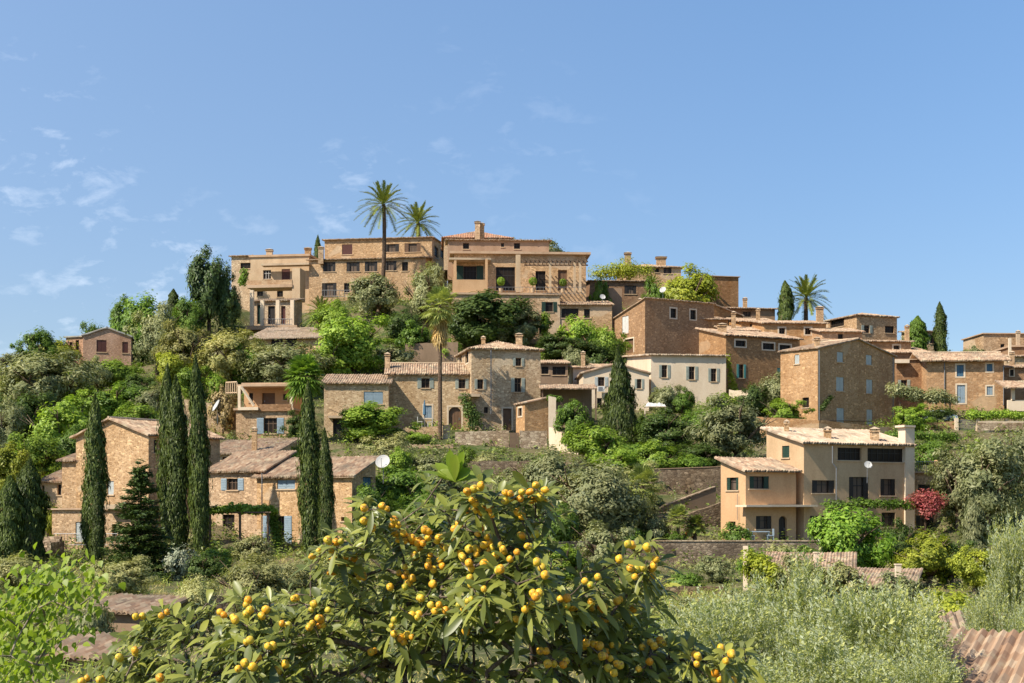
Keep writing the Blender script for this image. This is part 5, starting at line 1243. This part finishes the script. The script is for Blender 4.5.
# ------------------------------------------------------------------ undergrowth and weeds (nobody could count these)
def foot_mask(X, Y, m=.5):
    k = np.ones(len(X), bool)
    for C, r, l, wr, wl, zb in FOOT:
        u = (X - C.x) * r.x + (Y - C.y) * r.y; v = (X - C.x) * l.x + (Y - C.y) * l.y
        k &= ~((u > -m) & (u < wr + m) & (v > -m) & (v < wl + m))
    return k
def scatter(name, n, y0, y1, per, rad, hgt, L, W, m, seed, thr, tdir=None, sc=.06, pxr=(-60, 1084)):
    rng = np.random.default_rng(seed)
    Y = np.sqrt(rng.uniform(y0 ** 2, y1 ** 2, n)); px = rng.uniform(pxr[0], pxr[1], n); X = (px - HX) / F * Y
    dens = np.sin(X * sc * 2.1 + seed) * np.sin(Y * sc * 1.7 + seed * 2) + .6 * np.sin(X * sc * 5.3 + 2) * np.sin(Y * sc * 6.1)
    k = (dens > thr) & foot_mask(X, Y); X, Y = X[k], Y[k]; Z = land(X, Y)
    c = np.stack([X, Y, Z], 1); nn = len(c); s = rng.uniform(.5, 1.3, nn)
    idx = np.repeat(np.arange(nn), per); d = unit(rng.normal(size=(len(idx), 3))); d[:, 2] = np.abs(d[:, 2])
    rr = rng.uniform(0, 1, (len(idx), 1)) ** .5
    p = c[idx] + d * rr * np.array([rad, rad, hgt]) * s[idx][:, None]
    V, Q = leaf_quads(p, d + np.array([0, 0, .5]) + rng.normal(size=p.shape) * .4, L, W, rng, tdir, .6 if tdir is not None else 1)
    o = link(name, npmesh(name, V, Q, LM[m])); o['kind'] = 'stuff'; return o
LM['scrub'] = leafmat('scrub_leaves', (.06, .085, .028), (.15, .165, .06), .2)
LM['weed'] = leafmat('weeds', (.12, .16, .045), (.26, .28, .10), .25)
LM['straw'] = leafmat('dry_grass', (.28, .22, .12), (.42, .35, .20), .2)
scatter('undergrowth', 6500, 110, 262, 34, 1.3, 1.35, .28, .14, 'scrub', 3, -.9)
scatter('light_undergrowth', 2600, 112, 245, 34, 1.2, 1.2, .26, .15, 'lime', 9, .1, sc=.09)
scatter('grey_undergrowth', 2600, 105, 250, 34, 1.2, 1.4, .26, .09, 'grey', 19, .0, sc=.07)
scatter('weeds', 3600, 45, 116, 22, .6, .8, .30, .05, 'weed', 5, -.25, np.array([0, 0, 1.6]), sc=.11)
scatter('dry_grass', 3800, 45, 118, 18, .5, .5, .32, .025, 'straw', 6, -.5, np.array([0, 0, 2.2]), sc=.15)
scatter('low_scrub', 900, 60, 116, 40, 1.0, 1.1, .20, .09, 'olive', 12, .1, sc=.13)

# ------------------------------------------------------------------ near olives: feathery shoots
def olive_near(seed, H=4.0, Rr=2.4, ntw=2000, per=20, leaf=.105):
    rng = np.random.default_rng(seed)
    nc = 34; d = unit(rng.normal(size=(nc, 3))); cr = rng.uniform(.45, .85, nc); cc = np.array([0, 0, H * .55]) + d * rng.uniform(.3, 1, (nc, 1)) ** .6 * (np.array([Rr, Rr, H * .45]) - .5)
    i = rng.integers(0, nc, ntw); dd = unit(rng.normal(size=(ntw, 3))); b = cc[i] + dd * cr[i][:, None] * rng.uniform(.3, 1, (ntw, 1))
    ax = unit(dd * .5 + unit(b - np.array([0, 0, H * .3])) * .5 + np.array([0, 0, .75]) + rng.normal(size=(ntw, 3)) * .25); ln = rng.uniform(.3, .75, (ntw, 1))
    t = np.tile(np.linspace(0, 1, per), ntw)[:, None]; k = np.repeat(np.arange(ntw), per)
    p = b[k] + ax[k] * ln[k] * t; s_ = unit(np.cross(ax[k], rng.normal(size=(len(k), 3))))
    td = unit(ax[k] * .9 + s_); p = p + td * leaf * .5; nr = np.cross(td, s_) + rng.normal(size=p.shape) * .3
    V, Q = leaf_quads(p, nr, leaf, leaf * .30, rng, td * 4, .3)
    return npmesh('olive_sprays', V, Q, LM['near_olive'])
LM['near_olive'] = leafmat('near_olive_leaves', (.17, .215, .065), (.42, .45, .20), .3, under=(.42, .45, .28), gain=1.45, vary=False)
on = [olive_near(2), olive_near(7)]
otr = trunk_mesh('olive', 3, M['bark'])
for k, (px, yt, w, d, lab) in enumerate([
    (724, 590, 160, 34, 'feathery near olive right of the last loquat fruits'), (806, 563, 165, 40, 'feathery near olive in front of the outbuilding roof'), (872, 580, 190, 33, 'feathery near olive below the dome shaped green bush'),
    (800, 636, 190, 26, 'lowest feathery olive cut by the bottom edge'), (1036, 508, 96, 48, 'tall silvery olive cut by the right picture edge'), (1004, 588, 84, 44, 'silvery olive spray above the near clay roof'), (668, 640, 120, 30, 'low feathery olive shoots just behind the loquat right branches'), (905, 645, 130, 29, 'feathery olive shoots left of the near clay roof')]):
    x = (px - HX) / F * d; z = float(land(x, d)); h = (HY - yt) / F * d - z; w_ = w / F * d
    o = empty('olive_tree', (x, d, z - .05), lab, 'tree', 'near olives'); o.rotation_euler.z = k * 1.3; o.scale = (w_ / 4.8, w_ / 4.8, h / 4.0)
    t = link('trunk', otr, o); t.scale = (.6, .6, .52); link('crown', on[k % 2], o)

# ------------------------------------------------------------------ broad shaped leaves for the nearest trees
def shaped_leaves(base, tdir, nrm, Ls, Ws, droop, prof, rng, st=8, fold=.22, wave=0.):
    n = len(base); s = np.linspace(0, 1, st); w = np.interp(s, *prof)
    t = unit(tdir); nz = unit(nrm - t * (nrm * t).sum(1, keepdims=True)); b = np.cross(t, nz)
    V = np.zeros((n, st, 3, 3))
    for j in range(st):
        c = base + t * (Ls * s[j])[:, None] + nz * (.0 * Ls)[:, None]; c = c - np.array([0, 0, 1.0]) * (droop * Ls * s[j] ** 2)[:, None]
        ww = (Ws * w[j] / 2)[:, None]; up = nz * ww * fold + nz * (wave * Ls * (1 if j % 2 else -1))[:, None]
        V[:, j, 0] = c - b * ww + up; V[:, j, 1] = c; V[:, j, 2] = c + b * ww + up
    q = np.array([[j * 3 + k, j * 3 + k + 1, j * 3 + k + 4, j * 3 + k + 3] for j in range(st - 1) for k in (0, 1)])
    Q = (q[None] + (np.arange(n) * st * 3)[:, None, None]).reshape(-1, 4)
    return V.reshape(-1, 3), Q
def inside(poly, x, y):
    c = False; j = len(poly) - 1
    for i in range(len(poly)):
        (xi, yi), (xj, yj) = poly[i], poly[j]
        if (yi > y) != (yj > y) and x < (xj - xi) * (y - yi) / (yj - yi) + xi: c = not c
        j = i
    return c
def grow(root, tips, r_tip, r_max, mb, n=5, sag=.06):
    """branches: every tip joins the nearest point already on the tree that lies nearer the root"""
    nodes = [root]; par = [-1]; order = sorted(tips, key=lambda p: (p - root[-1] if isinstance(root, list) else (p - root).length))
    for p in order:
        best, bi = 1e9, 0
        for i, q in enumerate(nodes):
            c = (p - q).length + .18 * (q - root).length
            if c < best: best, bi = c, i
        q = nodes[bi]; L_ = (p - q).length; k = max(1, int(L_ / .22)); last = bi
        for j in range(1, k + 1):
            t = j / k; m_ = q.lerp(p, t) - ZV * sag * L_ * math.sin(math.pi * t)
            nodes.append(m_); par.append(last); last = len(nodes) - 1
    cnt = [0] * len(nodes); kids = [0] * len(nodes)
    for i in range(1, len(nodes)): kids[par[i]] += 1
    for i in range(len(nodes)):
        if kids[i] == 0:
            j = i
            while j != -1: cnt[j] += 1; j = par[j]
    rad = lambda c: min(r_max, r_tip * c ** .45)
    for i in range(1, len(nodes)):
        mb.tube([nodes[par[i]], nodes[i]], [rad(cnt[par[i]]) if par[i] else rad(cnt[i]), rad(cnt[i])], n, cap=False)
    return nodes, par
FR = [(364,508),(382,506),(364,521),(373,526),(328,540),(341,541),(319,551),(331,550),(334,559),(346,557),(355,553),(341,563),(350,564),(330,572),(364,575),(358,573),(394,519),(398,525),(395,533),(403,533),(412,541),(410,536),(420,539),(428,538),(420,548),(415,555),(430,555),(441,537),(437,541),(459,524),(455,529),(467,491),(481,485),(474,489),(472,500),(476,510),(468,511),(492,509),(485,508),(506,493),(510,498),(522,492),(536,485),(545,490),(540,497),(544,501),(535,499),(518,512),(536,534),(522,536),(530,547),(478,534),(487,537),(484,545),(490,543),(489,558),(495,556),(469,563),(463,558),(469,549),(455,541),(460,553),(503,549),(500,545),(510,559),(517,552),(537,562),(405,567),(399,573),(412,578),(428,566),(433,584),(390,587),(405,587),(484,589),(533,593),(539,593),(531,605),(420,598),(431,605),(439,605),(459,605),(468,601),(394,620),(412,615),(419,614),(394,634),(401,637),(412,637),(466,631),(516,619),(328,610),(320,619),(323,625),(371,652),(546,651),(605,656),(567,598),(572,606),(591,604),(600,607),(603,620),(612,618),(577,634),(600,645),(586,643),(585,581),(598,577),(632,545),(647,547),(619.5,559),(637,569),(643,568),(654,564),(656,559),(653,576),(635,577),(567,598),(575,607),(591.5,603),(600,607),(613,617),(603,620),(633,609),(617,601),(630,624),(554,664),(566,661),(599,646),(593,644),(587,643),(612,645),(650,642),(660,640),(654,646),(602,656),(608,668),(620,665),(638.5,669),(650,661),(642,647),(694.5,654),(699,658),(697,664),(721,648),(732.6,655),(726,661),(715,673),(733,680),(142.5,616),(167,612),(135,650),(120,658),(102,679),(87,678),(160,678),(220,612),(248,600),(250,610),(233,617),(266,609.5),(282,623.5),(296,598),(309,627),(314,604),(268,646),(257.6,658),(245,663),(252,667),(277,670),(250,640),(318,618),(285,664),(470,578),(498,571),(447,548),(425,530),(405,541),(477,550),(545,575),(440,560),(481,528)]
POLY = [(60,760),(78,676),(98,655),(130,636),(165,612),(215,600),(250,592),(300,592),(322,575),(318,545),(345,520),(362,503),(395,512),(420,486),(440,470),(470,476),(500,486),(530,484),(550,488),(552,520),(545,545),(562,580),(600,566),(628,545),(652,548),(660,590),(655,622),(690,640),(735,645),(748,690),(740,760)]
def loquat():
    rng = np.random.default_rng(11); rnd = random.Random(4)
    dist = lambda x, y: 7.75 + .35 * math.sin(x * .021) + .25 * math.sin(y * .05 + x * .013)
    base = P(470, 0, 8.5); base.z = float(land(base.x, base.y))
    o = empty('loquat_tree', base, 'loquat tree laden with orange yellow fruits in the foreground', 'fruit tree')
    fruits = [P(x, y, dist(x, y) + rnd.uniform(-.06, .06)) for x, y in FR]
    for x, y in FR:      # a second or third fruit in the cluster
        if rnd.random() < .8: fruits.append(P(x + rnd.uniform(-7, 7), y + rnd.uniform(-2, 7), dist(x, y) + rnd.uniform(-.04, .06)))
    tips, hosts = [], []
    for f in fruits:
        for i, (c, mem) in enumerate(hosts):
            if (c - f).length < .13: mem.append(f); break
        else: hosts.append((f.copy(), [f]))
    for c, mem in hosts:
        m_ = sum(mem, Vector()) / len(mem); tips.append((m_ + Vector((rnd.uniform(-.02, .02), rnd.uniform(.05, .12), -.015)), mem))
    for c, mem in hosts:
        for _ in range(2): tips.append((c + Vector((rnd.uniform(-.13, .13), rnd.uniform(.12, .45), rnd.uniform(-.13, .06))), []))
    k = 0
    while k < 950:
        x, y = rnd.uniform(60, 750), rnd.uniform(470, 760)
        if inside(POLY, x, y) and (rnd.random() < .5 + (y - 470) / 260):
            tips.append((P(x, y, dist(x, y) + rnd.uniform(.12, 1.5)), [])); k += 1
    fork = base + Vector((0, 0, 1.1))
    mb = MB(); mb.tube([base - ZV * .5, base, base + Vector((.04, 0, .6)), fork], [.13, .11, .095, .09], 9)
    nodes, par = grow(fork, [t[0] for t in tips], .0042, .08, mb)
    tr = mb.build('branches', M['barkl'], o, smooth=True, merge=True)
    # rosettes of leaves at the tips
    bs, td, nr, Ls, Ws, dr = [], [], [], [], [], []
    ctr = np.array(fork) + np.array([0, 0, .2])
    for p, mem in tips:
        p_ = np.array(p); ax = p_ - ctr; ax = ax / np.linalg.norm(ax) * .7 + np.array([0, -.12, .75]); ax /= np.linalg.norm(ax)
        u = np.cross(ax, [0.3, 1, .1]); u /= np.linalg.norm(u); v = np.cross(ax, u); n_ = rnd.randint(7, 11); a0 = rnd.uniform(0, 6.28)
        for i in range(n_):
            a = a0 + i * 2.4; e = R(rnd.uniform(12, 62)) if not mem else R(rnd.uniform(-12, 45))
            d = (u * math.cos(a) + v * math.sin(a)) * math.cos(e) + ax * math.sin(e)
            if mem and d[1] < -.2: d[1] *= .25; d[2] -= .25
            bs.append(p_ - ax * rnd.uniform(0, .07)); td.append(d); nr.append(ax * .7 + np.array([-.25, -.15, .6]) + rng.normal(size=3) * .4)
            l_ = rnd.uniform(.08, .172); Ls.append(l_); Ws.append(l_ * rnd.uniform(.25, .35)); dr.append(rnd.uniform(.05, .8))
    prof = ([0, .08, .3, .6, .82, .95, 1], [.06, .16, .66, 1, .78, .3, .03])
    V, Q = shaped_leaves(np.array(bs), np.array(td), np.array(nr), np.array(Ls), np.array(Ws), np.array(dr), prof, rng, 10, .25, .006)
    off = np.array(wloc(o)); lv = link('foliage', npmesh('loquat_leaves', V - off, Q, LM['loquat'], True), o)
    # the tuft of bright young leaves at the top
    bs, td = [], []; p_ = np.array(P(455, 482, 7.8))
    for i in range(11):
        a = i * 2.4; e = R(25 + 50 * (i % 4) / 3); bs.append(p_); td.append([math.cos(a) * math.cos(e), math.sin(a) * math.cos(e) * .8, math.sin(e)])
    n = len(bs); V, Q = shaped_leaves(np.array(bs), np.array(td), np.array([[0, -.5, .8]] * n) + rng.normal(size=(n, 3)) * .2, rng.uniform(.13, .235, n), rng.uniform(.06, .085, n), rng.uniform(0, .25, n), prof, rng, 10, .25, .006)
    link('young_leaves', npmesh('young_leaves', V - off, Q, LM['young'], True), o)
    # fruits: a hundred of them as parts of the tree, the smallest rest as one part
    fm = []
    for k in range(5):
        mb = MB(); prof_f = [(0, -.021), (.008, -.0205), (.015, -.016), (.0198, -.006), (.0202, .003), (.017, .013), (.011, .019), (.005, .0225), (0, .023)]
        mb.lathe((0, 0, 0), prof_f, 12); mb.lathe((0, 0, -.0205), [(.006, 0), (.0045, -.003), (0, -.001)], 6)
        t = mb.build('f', M['fruit'], None, smooth=True, merge=True); me = t.data
        for v in me.vertices: v.co.x *= 1 + .10 * math.sin(v.co.z * 90 + k * 2); v.co.y *= 1 + .10 * math.cos(v.co.z * 70 + k); v.co.x += .0016 * math.sin(v.co.y * 200 + k)
        me.update(); bpy.data.objects.remove(t); me.name = 'loquat_fruit'; fm.append(me)
    stalk = MB(); rest_v, rest_q, i = [], [], 0
    for p, mem in tips:
        for f in mem:
            ax = (Vector(f) - p).normalized(); q = f - ax * .026
            stalk.tube([p, p.lerp(q, .5) - ZV * .006, q], [.0045, .0035, .003], 5)
            eu = (-ax).to_track_quat('Z', 'Y'); s = rnd.uniform(.82, 1.16)
            if i < 100:
                c = link('fruit', fm[i % 5], o, f - wloc(o)); c.rotation_euler = eu.to_euler(); c.scale = (s, s, s * rnd.uniform(1.08, 1.3))
            else:
                me = fm[0]; vv = np.array([eu @ (v.co * s) + f for v in me.vertices]); n0 = sum(len(a) for a in rest_v)
                rest_v.append(vv); rest_q += [[v + n0 for v in pl.vertices] for pl in me.polygons]
            i += 1
    me = bpy.data.meshes.new('fruits'); me.from_pydata([tuple(v - off) for v in np.concatenate(rest_v)], [], rest_q); me.polygons.foreach_set('use_smooth', [True] * len(me.polygons)); me.materials.append(M['fruit'])
    r = link('more_fruits', me, o); r['kind'] = 'stuff'
    stalk.build('fruit_stalks', M['barkl'], o)
def fruit_mat():
    m, nt, b = mat('loquat_skin', .42, .3); L = nt.links.new
    oi = N(nt, 'ShaderNodeObjectInfo'); g = N(nt, 'ShaderNodeNewGeometry'); ad = N(nt, 'ShaderNodeMath', operation='ADD'); L(oi.outputs['Random'], ad.inputs[0]); L(g.outputs['Random Per Island'], ad.inputs[1])
    fr = N(nt, 'ShaderNodeMath', operation='FRACT'); L(ad.outputs[0], fr.inputs[0])
    rp = N(nt, 'ShaderNodeValToRGB'); L(fr.outputs[0], rp.inputs[0]); el = rp.color_ramp.elements
    el[0].position = 0; el[0].color = (.42, .40, .04, 1); el[1].position = 1; el[1].color = (.78, .31, .02, 1)
    for p, c in ((.12, (.62, .46, .05, 1)), (.3, (.80, .50, .04, 1)), (.75, (.82, .44, .035, 1))): e = el.new(p); e.color = c
    n = noise(nt, coords(nt), 60, 4)
    L(mixc(nt, ramp(nt, n, .52, .70), rp.outputs[0], (.34, .17, .04)), b.inputs['Base Color'])
    b.inputs['Subsurface Weight'].default_value = .15; b.inputs['Subsurface Radius'].default_value = (.01, .005, .002)
    return m
M['fruit'] = fruit_mat()
M['barkl'] = stone('loquat_bark', (.20, .155, .115), (.13, .095, .07), (.08, .06, .045), sc=40, zs=.5, bump=.3)
LM['loquat'] = leafmat('loquat_leaves', (.05, .064, .024), (.20, .20, .058), .24, under=(.24, .26, .12), rough=.4, spec=.45, gain=1.9, vary=False)
LM['young'] = leafmat('young_loquat_leaves', (.22, .31, .045), (.38, .44, .09), .4, rough=.35, spec=.4, gain=1.0, vary=False)
loquat()

# ------------------------------------------------------------------ the bright young tree at the left edge
def bright_tree():
    rng = np.random.default_rng(31); rnd = random.Random(9); d0 = 13.0
    poly = [(-70, 760), (-60, 600), (0, 594), (22, 580), (50, 558), (72, 566), (92, 578), (104, 600), (94, 625), (60, 640), (50, 690), (30, 760)]
    base = P(38, 0, d0); base.z = float(land(base.x, base.y))
    o = empty('mulberry_like_tree', base, 'small tree with bright lime green leaves at the lower left edge', 'tree')
    tips = []
    while len(tips) < 170:
        x, y = rnd.uniform(-70, 110), rnd.uniform(555, 760)
        if inside(poly, x, y): tips.append(P(x, y, d0 + rnd.uniform(-.7, .7)))
    fork = base + Vector((.05, 0, 1.3)); mb = MB(); mb.tube([base - ZV * .4, base, fork], [.07, .06, .05], 8)
    grow(fork, tips, .004, .045, mb, sag=-.02); mb.build('branches', M['barkp'], o, smooth=True, merge=True)
    bs, td, nr, Ls, Ws, dr = [], [], [], [], [], []
    for p in tips:
        for i in range(rnd.randint(12, 18)):
            q = np.array(p) + rng.normal(size=3) * .095; a = rnd.uniform(0, 6.28)
            bs.append(q); td.append([math.cos(a), math.sin(a), rnd.uniform(-1.3, -.1)]); nr.append(np.array([-.55, -.5, .8]) + rng.normal(size=3) * .3)
            l_ = rnd.uniform(.05, .092); Ls.append(l_); Ws.append(l_ * rnd.uniform(.75, .95)); dr.append(rnd.uniform(.05, .4))
    prof = ([0, .06, .25, .5, .8, 1], [.3, .75, 1, .85, .38, .02])
    V, Q = shaped_leaves(np.array(bs), np.array(td), np.array(nr), np.array(Ls), np.array(Ws), np.array(dr), prof, rng, 6, .12)
    link('crown', npmesh('bright_leaves', V - np.array(base), Q, LM['bright'], True), o)
LM['bright'] = leafmat('bright_leaves', (.28, .37, .05), (.45, .52, .11), .42, rough=.45, spec=.35, gain=.92, vary=False)
bright_tree()

# ------------------------------------------------------------------ dishes, car, furniture
def dish(px, py, r_px, d, az, label, el=28, squash=1.0):
    c = P(px, py, d); r = r_px / F * d
    o = empty('satellite_dish', c, label, 'satellite dish', 'satellite dishes')
    from mathutils import Euler
    mb = MB(); n = 20; rings = [(0, 0)] + [(r * t, .22 * r * t * t) for t in (.35, .7, 1.0)]
    for (r0, z0), (r1, z1) in zip(rings, rings[1:]):
        for k in range(n):
            a, b = 6.2832 * k / n, 6.2832 * (k + 1) / n
            q = [Vector((rr * math.cos(t), rr * math.sin(t), zz)) for rr, zz, t in ((r0, z0, a), (r0, z0, b), (r1, z1, b), (r1, z1, a))]
            if r0 == 0: q = [q[0], q[2], q[3]]
            mb.face(q); mb.face([p - Vector((0, 0, .02)) for p in q][::-1])
    ds = mb.build('reflector', M['dish'], None, smooth=False, offset=Vector((0, 0, 0))); ds.parent = o; rot = Euler((R(90 - el), 0, R(az))); ds.rotation_euler = rot
    mb = MB(); f = rot.to_matrix(); tip = f @ Vector((0, 0, r * .95)); low = f @ Vector((0, -r * .95, .2 * r))
    mb.tube([low, tip], .02, 5); mb.tube([tip * .95, tip * 1.12], .05, 6); a = mb.build('feed_arm', M['metal'], None, offset=Vector((0, 0, 0))); a.parent = o
    mb = MB(); mb.tube([f @ Vector((0, 0, -.02)), Vector((0, .25, -.1)), Vector((0, .3, -r - 1.2))], .03, 5); b = mb.build('mast', M['metal'], None, offset=Vector((0, 0, 0))); b.parent = o
dish(383, 462, 7.4, 121, -12, 'largest round white dish at the corner of the shuttered cottage')
dish(217, 406, 6.5, 160, -62, 'white dish turned to the left, right of the tallest cypress')
dish(868, 465, 4.0, 121.3, 5, 'white dish on the black shuttered facade of the L shaped house')
dish(663, 290, 3.4, 208, -30, 'small white dish above the roof of the tall brown house')
dish(602.5, 297, 2.9, 212, 15, 'small white dish at the villa right wing')
def car():
    d = 172.; q = P(940, 423, d); z = q.z
    o = empty('parked_car', (q.x, d, z), 'pale blue grey hatchback parked behind the railing', 'car')
    a = R(-18); D = Vector((math.cos(a), math.sin(a), 0)); Nn = Vector((math.sin(a), -math.cos(a), 0)); O = Vector((q.x, d, z))
    def ext(prof, w0, w1, name, m, par=o):
        mb = MB(); f = [O + D * x + ZV * h + Nn * w1 for x, h in prof]; b = [O + D * x + ZV * h + Nn * w0 for x, h in prof]
        mb.face(f); mb.face(b[::-1]); n = len(prof)
        for i in range(n): mb.face([f[i], b[i], b[(i + 1) % n], f[(i + 1) % n]])
        return mb.build(name, m, par)
    body = ext([(-2.0, .28), (2.0, .28), (2.05, .6), (1.95, .85), (1.2, .95), (.55, 1.42), (-.1, 1.5), (-1.3, 1.47), (-1.85, 1.0), (-2.02, .8)], -.85, .85, 'body', paint('car_paint', (.38, .46, .52), .3))
    ext([(1.08, .97), (.52, 1.36), (.05, 1.41), (.05, .97)], -.86, .86, 'side_window', M['glass']); ext([(-.02, .97), (-.02, 1.42), (-1.2, 1.39), (-1.6, 1.0)], -.86, .86, 'side_window', M['glass'])
    mb = MB(); mb.face([O + D * x + ZV * h + Nn * w for x, h, w in ((1.22, .98, -.72), (1.22, .98, .72), (.60, 1.41, .66), (.60, 1.41, -.66))]); mb.build('windscreen', M['glass'], o)
    for x in (-1.25, 1.25):
        for w in (-.8, .8):
            c = O + D * x + ZV * .31 + Nn * w; mb = MB(); mb.tube([c - Nn * .1, c + Nn * .1], .31, 14); wh = mb.build('wheel', M['sh_k'], o)
            mb = MB(); mb.tube([c - Nn * .11, c + Nn * .11], .18, 10); mb.build('rim', M['metal'], wh)
    for w in (-.62, .62):
        mb = MB(); c = O + D * 1.96 + ZV * .7 + Nn * w; mb.box(c, D, Nn, -.02, .08, -.08, .08, -.16, .16); mb.build('headlight', M['sh_w'], o)
car()
def parasol():
    q = P(424.5, 425, 163.8); t = P(424.5, 400, 163.8)
    o = empty('folded_parasol', q, 'folded blue parasol on the patio of the long wing', 'parasol')
    mb = MB(); mb.tube([q - ZV * .3, t], .03, 6); mb.build('pole', M['metal'], o)
    mb = MB(); h = t.z - q.z; mb.lathe(q, [(.05, h * .38), (.2, h * .42), (.14, h * .8), (.03, h), (0, h + .02)], 9); mb.build('canopy', M['sh_B'], o)
parasol()
def chair(px, py, d, az, label, col='sh_w', s=1.0):
    q = P(px, py, d); o = empty('patio_chair', q, label, 'chair', 'patio chairs'); o.rotation_euler.z = R(az); o.scale = (s, s, s)
    def part(name, bx):
        mb = MB(); [mb.abox(*b) for b in bx]; c = mb.build(name, M[col], None, offset=Vector((0, 0, 0))); c.parent = o
    part('seat', [(-.28, .28, -.28, .28, .42, .48)]); part('backrest', [(-.28, .28, .24, .30, .48, 1.0)])
    for x in (-.25, .21):
        for y in (-.26, .22): part('leg', [(x, x + .05, y, y + .05, -.3, .42)])
for a in ((420, 425.5, 163.9, 90, 'pale patio chair left of the folded blue parasol'), (430, 426, 163.9, -90, 'pale patio chair right of the folded blue parasol')): chair(*a)
def table(px, py, d, w, label, col, cloth=False):
    q = P(px, py, d); o = empty('patio_table', q, label, 'table')
    mb = MB(); mb.abox(q.x - w / 2, q.x + w / 2, d - .45, d + .45, q.z + .70, q.z + .76); mb.build('tabletop', M[col], o)
    for x in (-w / 2 + .06, w / 2 - .12):
        for y in (-.38, .32): mb = MB(); mb.abox(q.x + x, q.x + x + .06, d + y, d + y + .06, q.z - .4, q.z + .70); mb.build('leg', M[col], o)
table(760, 540.5, 116.6, 1.5, 'blue patio table outside the L shaped house', 'sh_b')
for a in ((751, 541, 116.4, 90, 'blue patio chair left of the blue table', 'sh_b'), (770, 541, 116.4, -90, 'blue patio chair right of the blue table', 'sh_b')): chair(*a)
table(655, 413, 169.5, 2.6, 'pale table with crumpled white covers beside the garden cypress', 'cream')
mb = MB(); rng_ = np.random.default_rng(2); q = P(647, 413, 169.5)
gx, gy = 16, 7; H_ = rng_.uniform(.0, .5, (gx, gy)); H_[0] = H_[-1] = 0; H_[:, 0] = H_[:, -1] = 0
for i in range(gx - 1):
    for j in range(gy - 1): mb.face([Vector((q.x - .2 + a * .165, 169.1 + b * .13, q.z + .78 + H_[a, b])) for a, b in ((i, j), (i + 1, j), (i + 1, j + 1), (i, j + 1))])
tag(mb.build('dust_cover', M['sh_w'], None, smooth=True, merge=True, offset=Vector((0, 0, 0))), 'crumpled white covers lying on the pale table', 'cover')
def pot(px, py, d, label, s=1.0):
    q = P(px, py, d); o = empty('potted_tree', q, label, 'potted plant', 'potted ball trees')
    mb = MB(); mb.lathe(q, [(0, 0), (.24 * s, 0), (.34 * s, .6 * s), (.36 * s, .62 * s), (.3 * s, .62 * s), (0, .58 * s)], 12); mb.build('pot', M['tan'], o)
    mb = MB(); mb.tube([q + ZV * .5 * s, q + ZV * 1.2 * s], .04, 5); mb.build('stem', M['bark'], o)
    rng = np.random.default_rng(int(px)); dd = unit(rng.normal(size=(900, 3))); p = np.array([0, 0, 1.65 * s]) + dd * .62 * s * rng.uniform(.6, 1, (900, 1)) ** .4
    V, Q = leaf_quads(p, dd + rng.normal(size=dd.shape) * .4, .16, .1, rng); link('foliage', npmesh('ball', V, Q, LM['lime']), o)
pot(501, 292.5, 210.2, 'left potted ball tree on the villa terrace'); pot(533, 292.5, 210.2, 'middle potted ball tree on the villa terrace'); pot(563, 292.5, 210.2, 'potted ball tree under the villa pergola', .9)
def tarp():
    q = P(688, 541, 117.5); mb = MB(); n = 10
    for i in range(n):
        for j in range(5):
            def pt(a, b):
                u, v = a / n, b / 5
                return Vector((q.x - .55 + 1.1 * u, q.y - .4 + .8 * v, q.z - .1 + .95 * math.sin(math.pi * u) ** .6 * (.55 + .45 * math.sin(math.pi * v)) + .05 * math.sin(9 * u + 5 * v)))
            mb.face([pt(i, j), pt(i + 1, j), pt(i + 1, j + 1), pt(i, j + 1)])
    o = mb.build('orange_cover', paint('orange_fabric', (.70, .27, .04), .8), None, smooth=True, merge=True, offset=q); o.location = q
    tag(o, 'orange cover on the terrace between the two small palms', 'cover')
tarp()
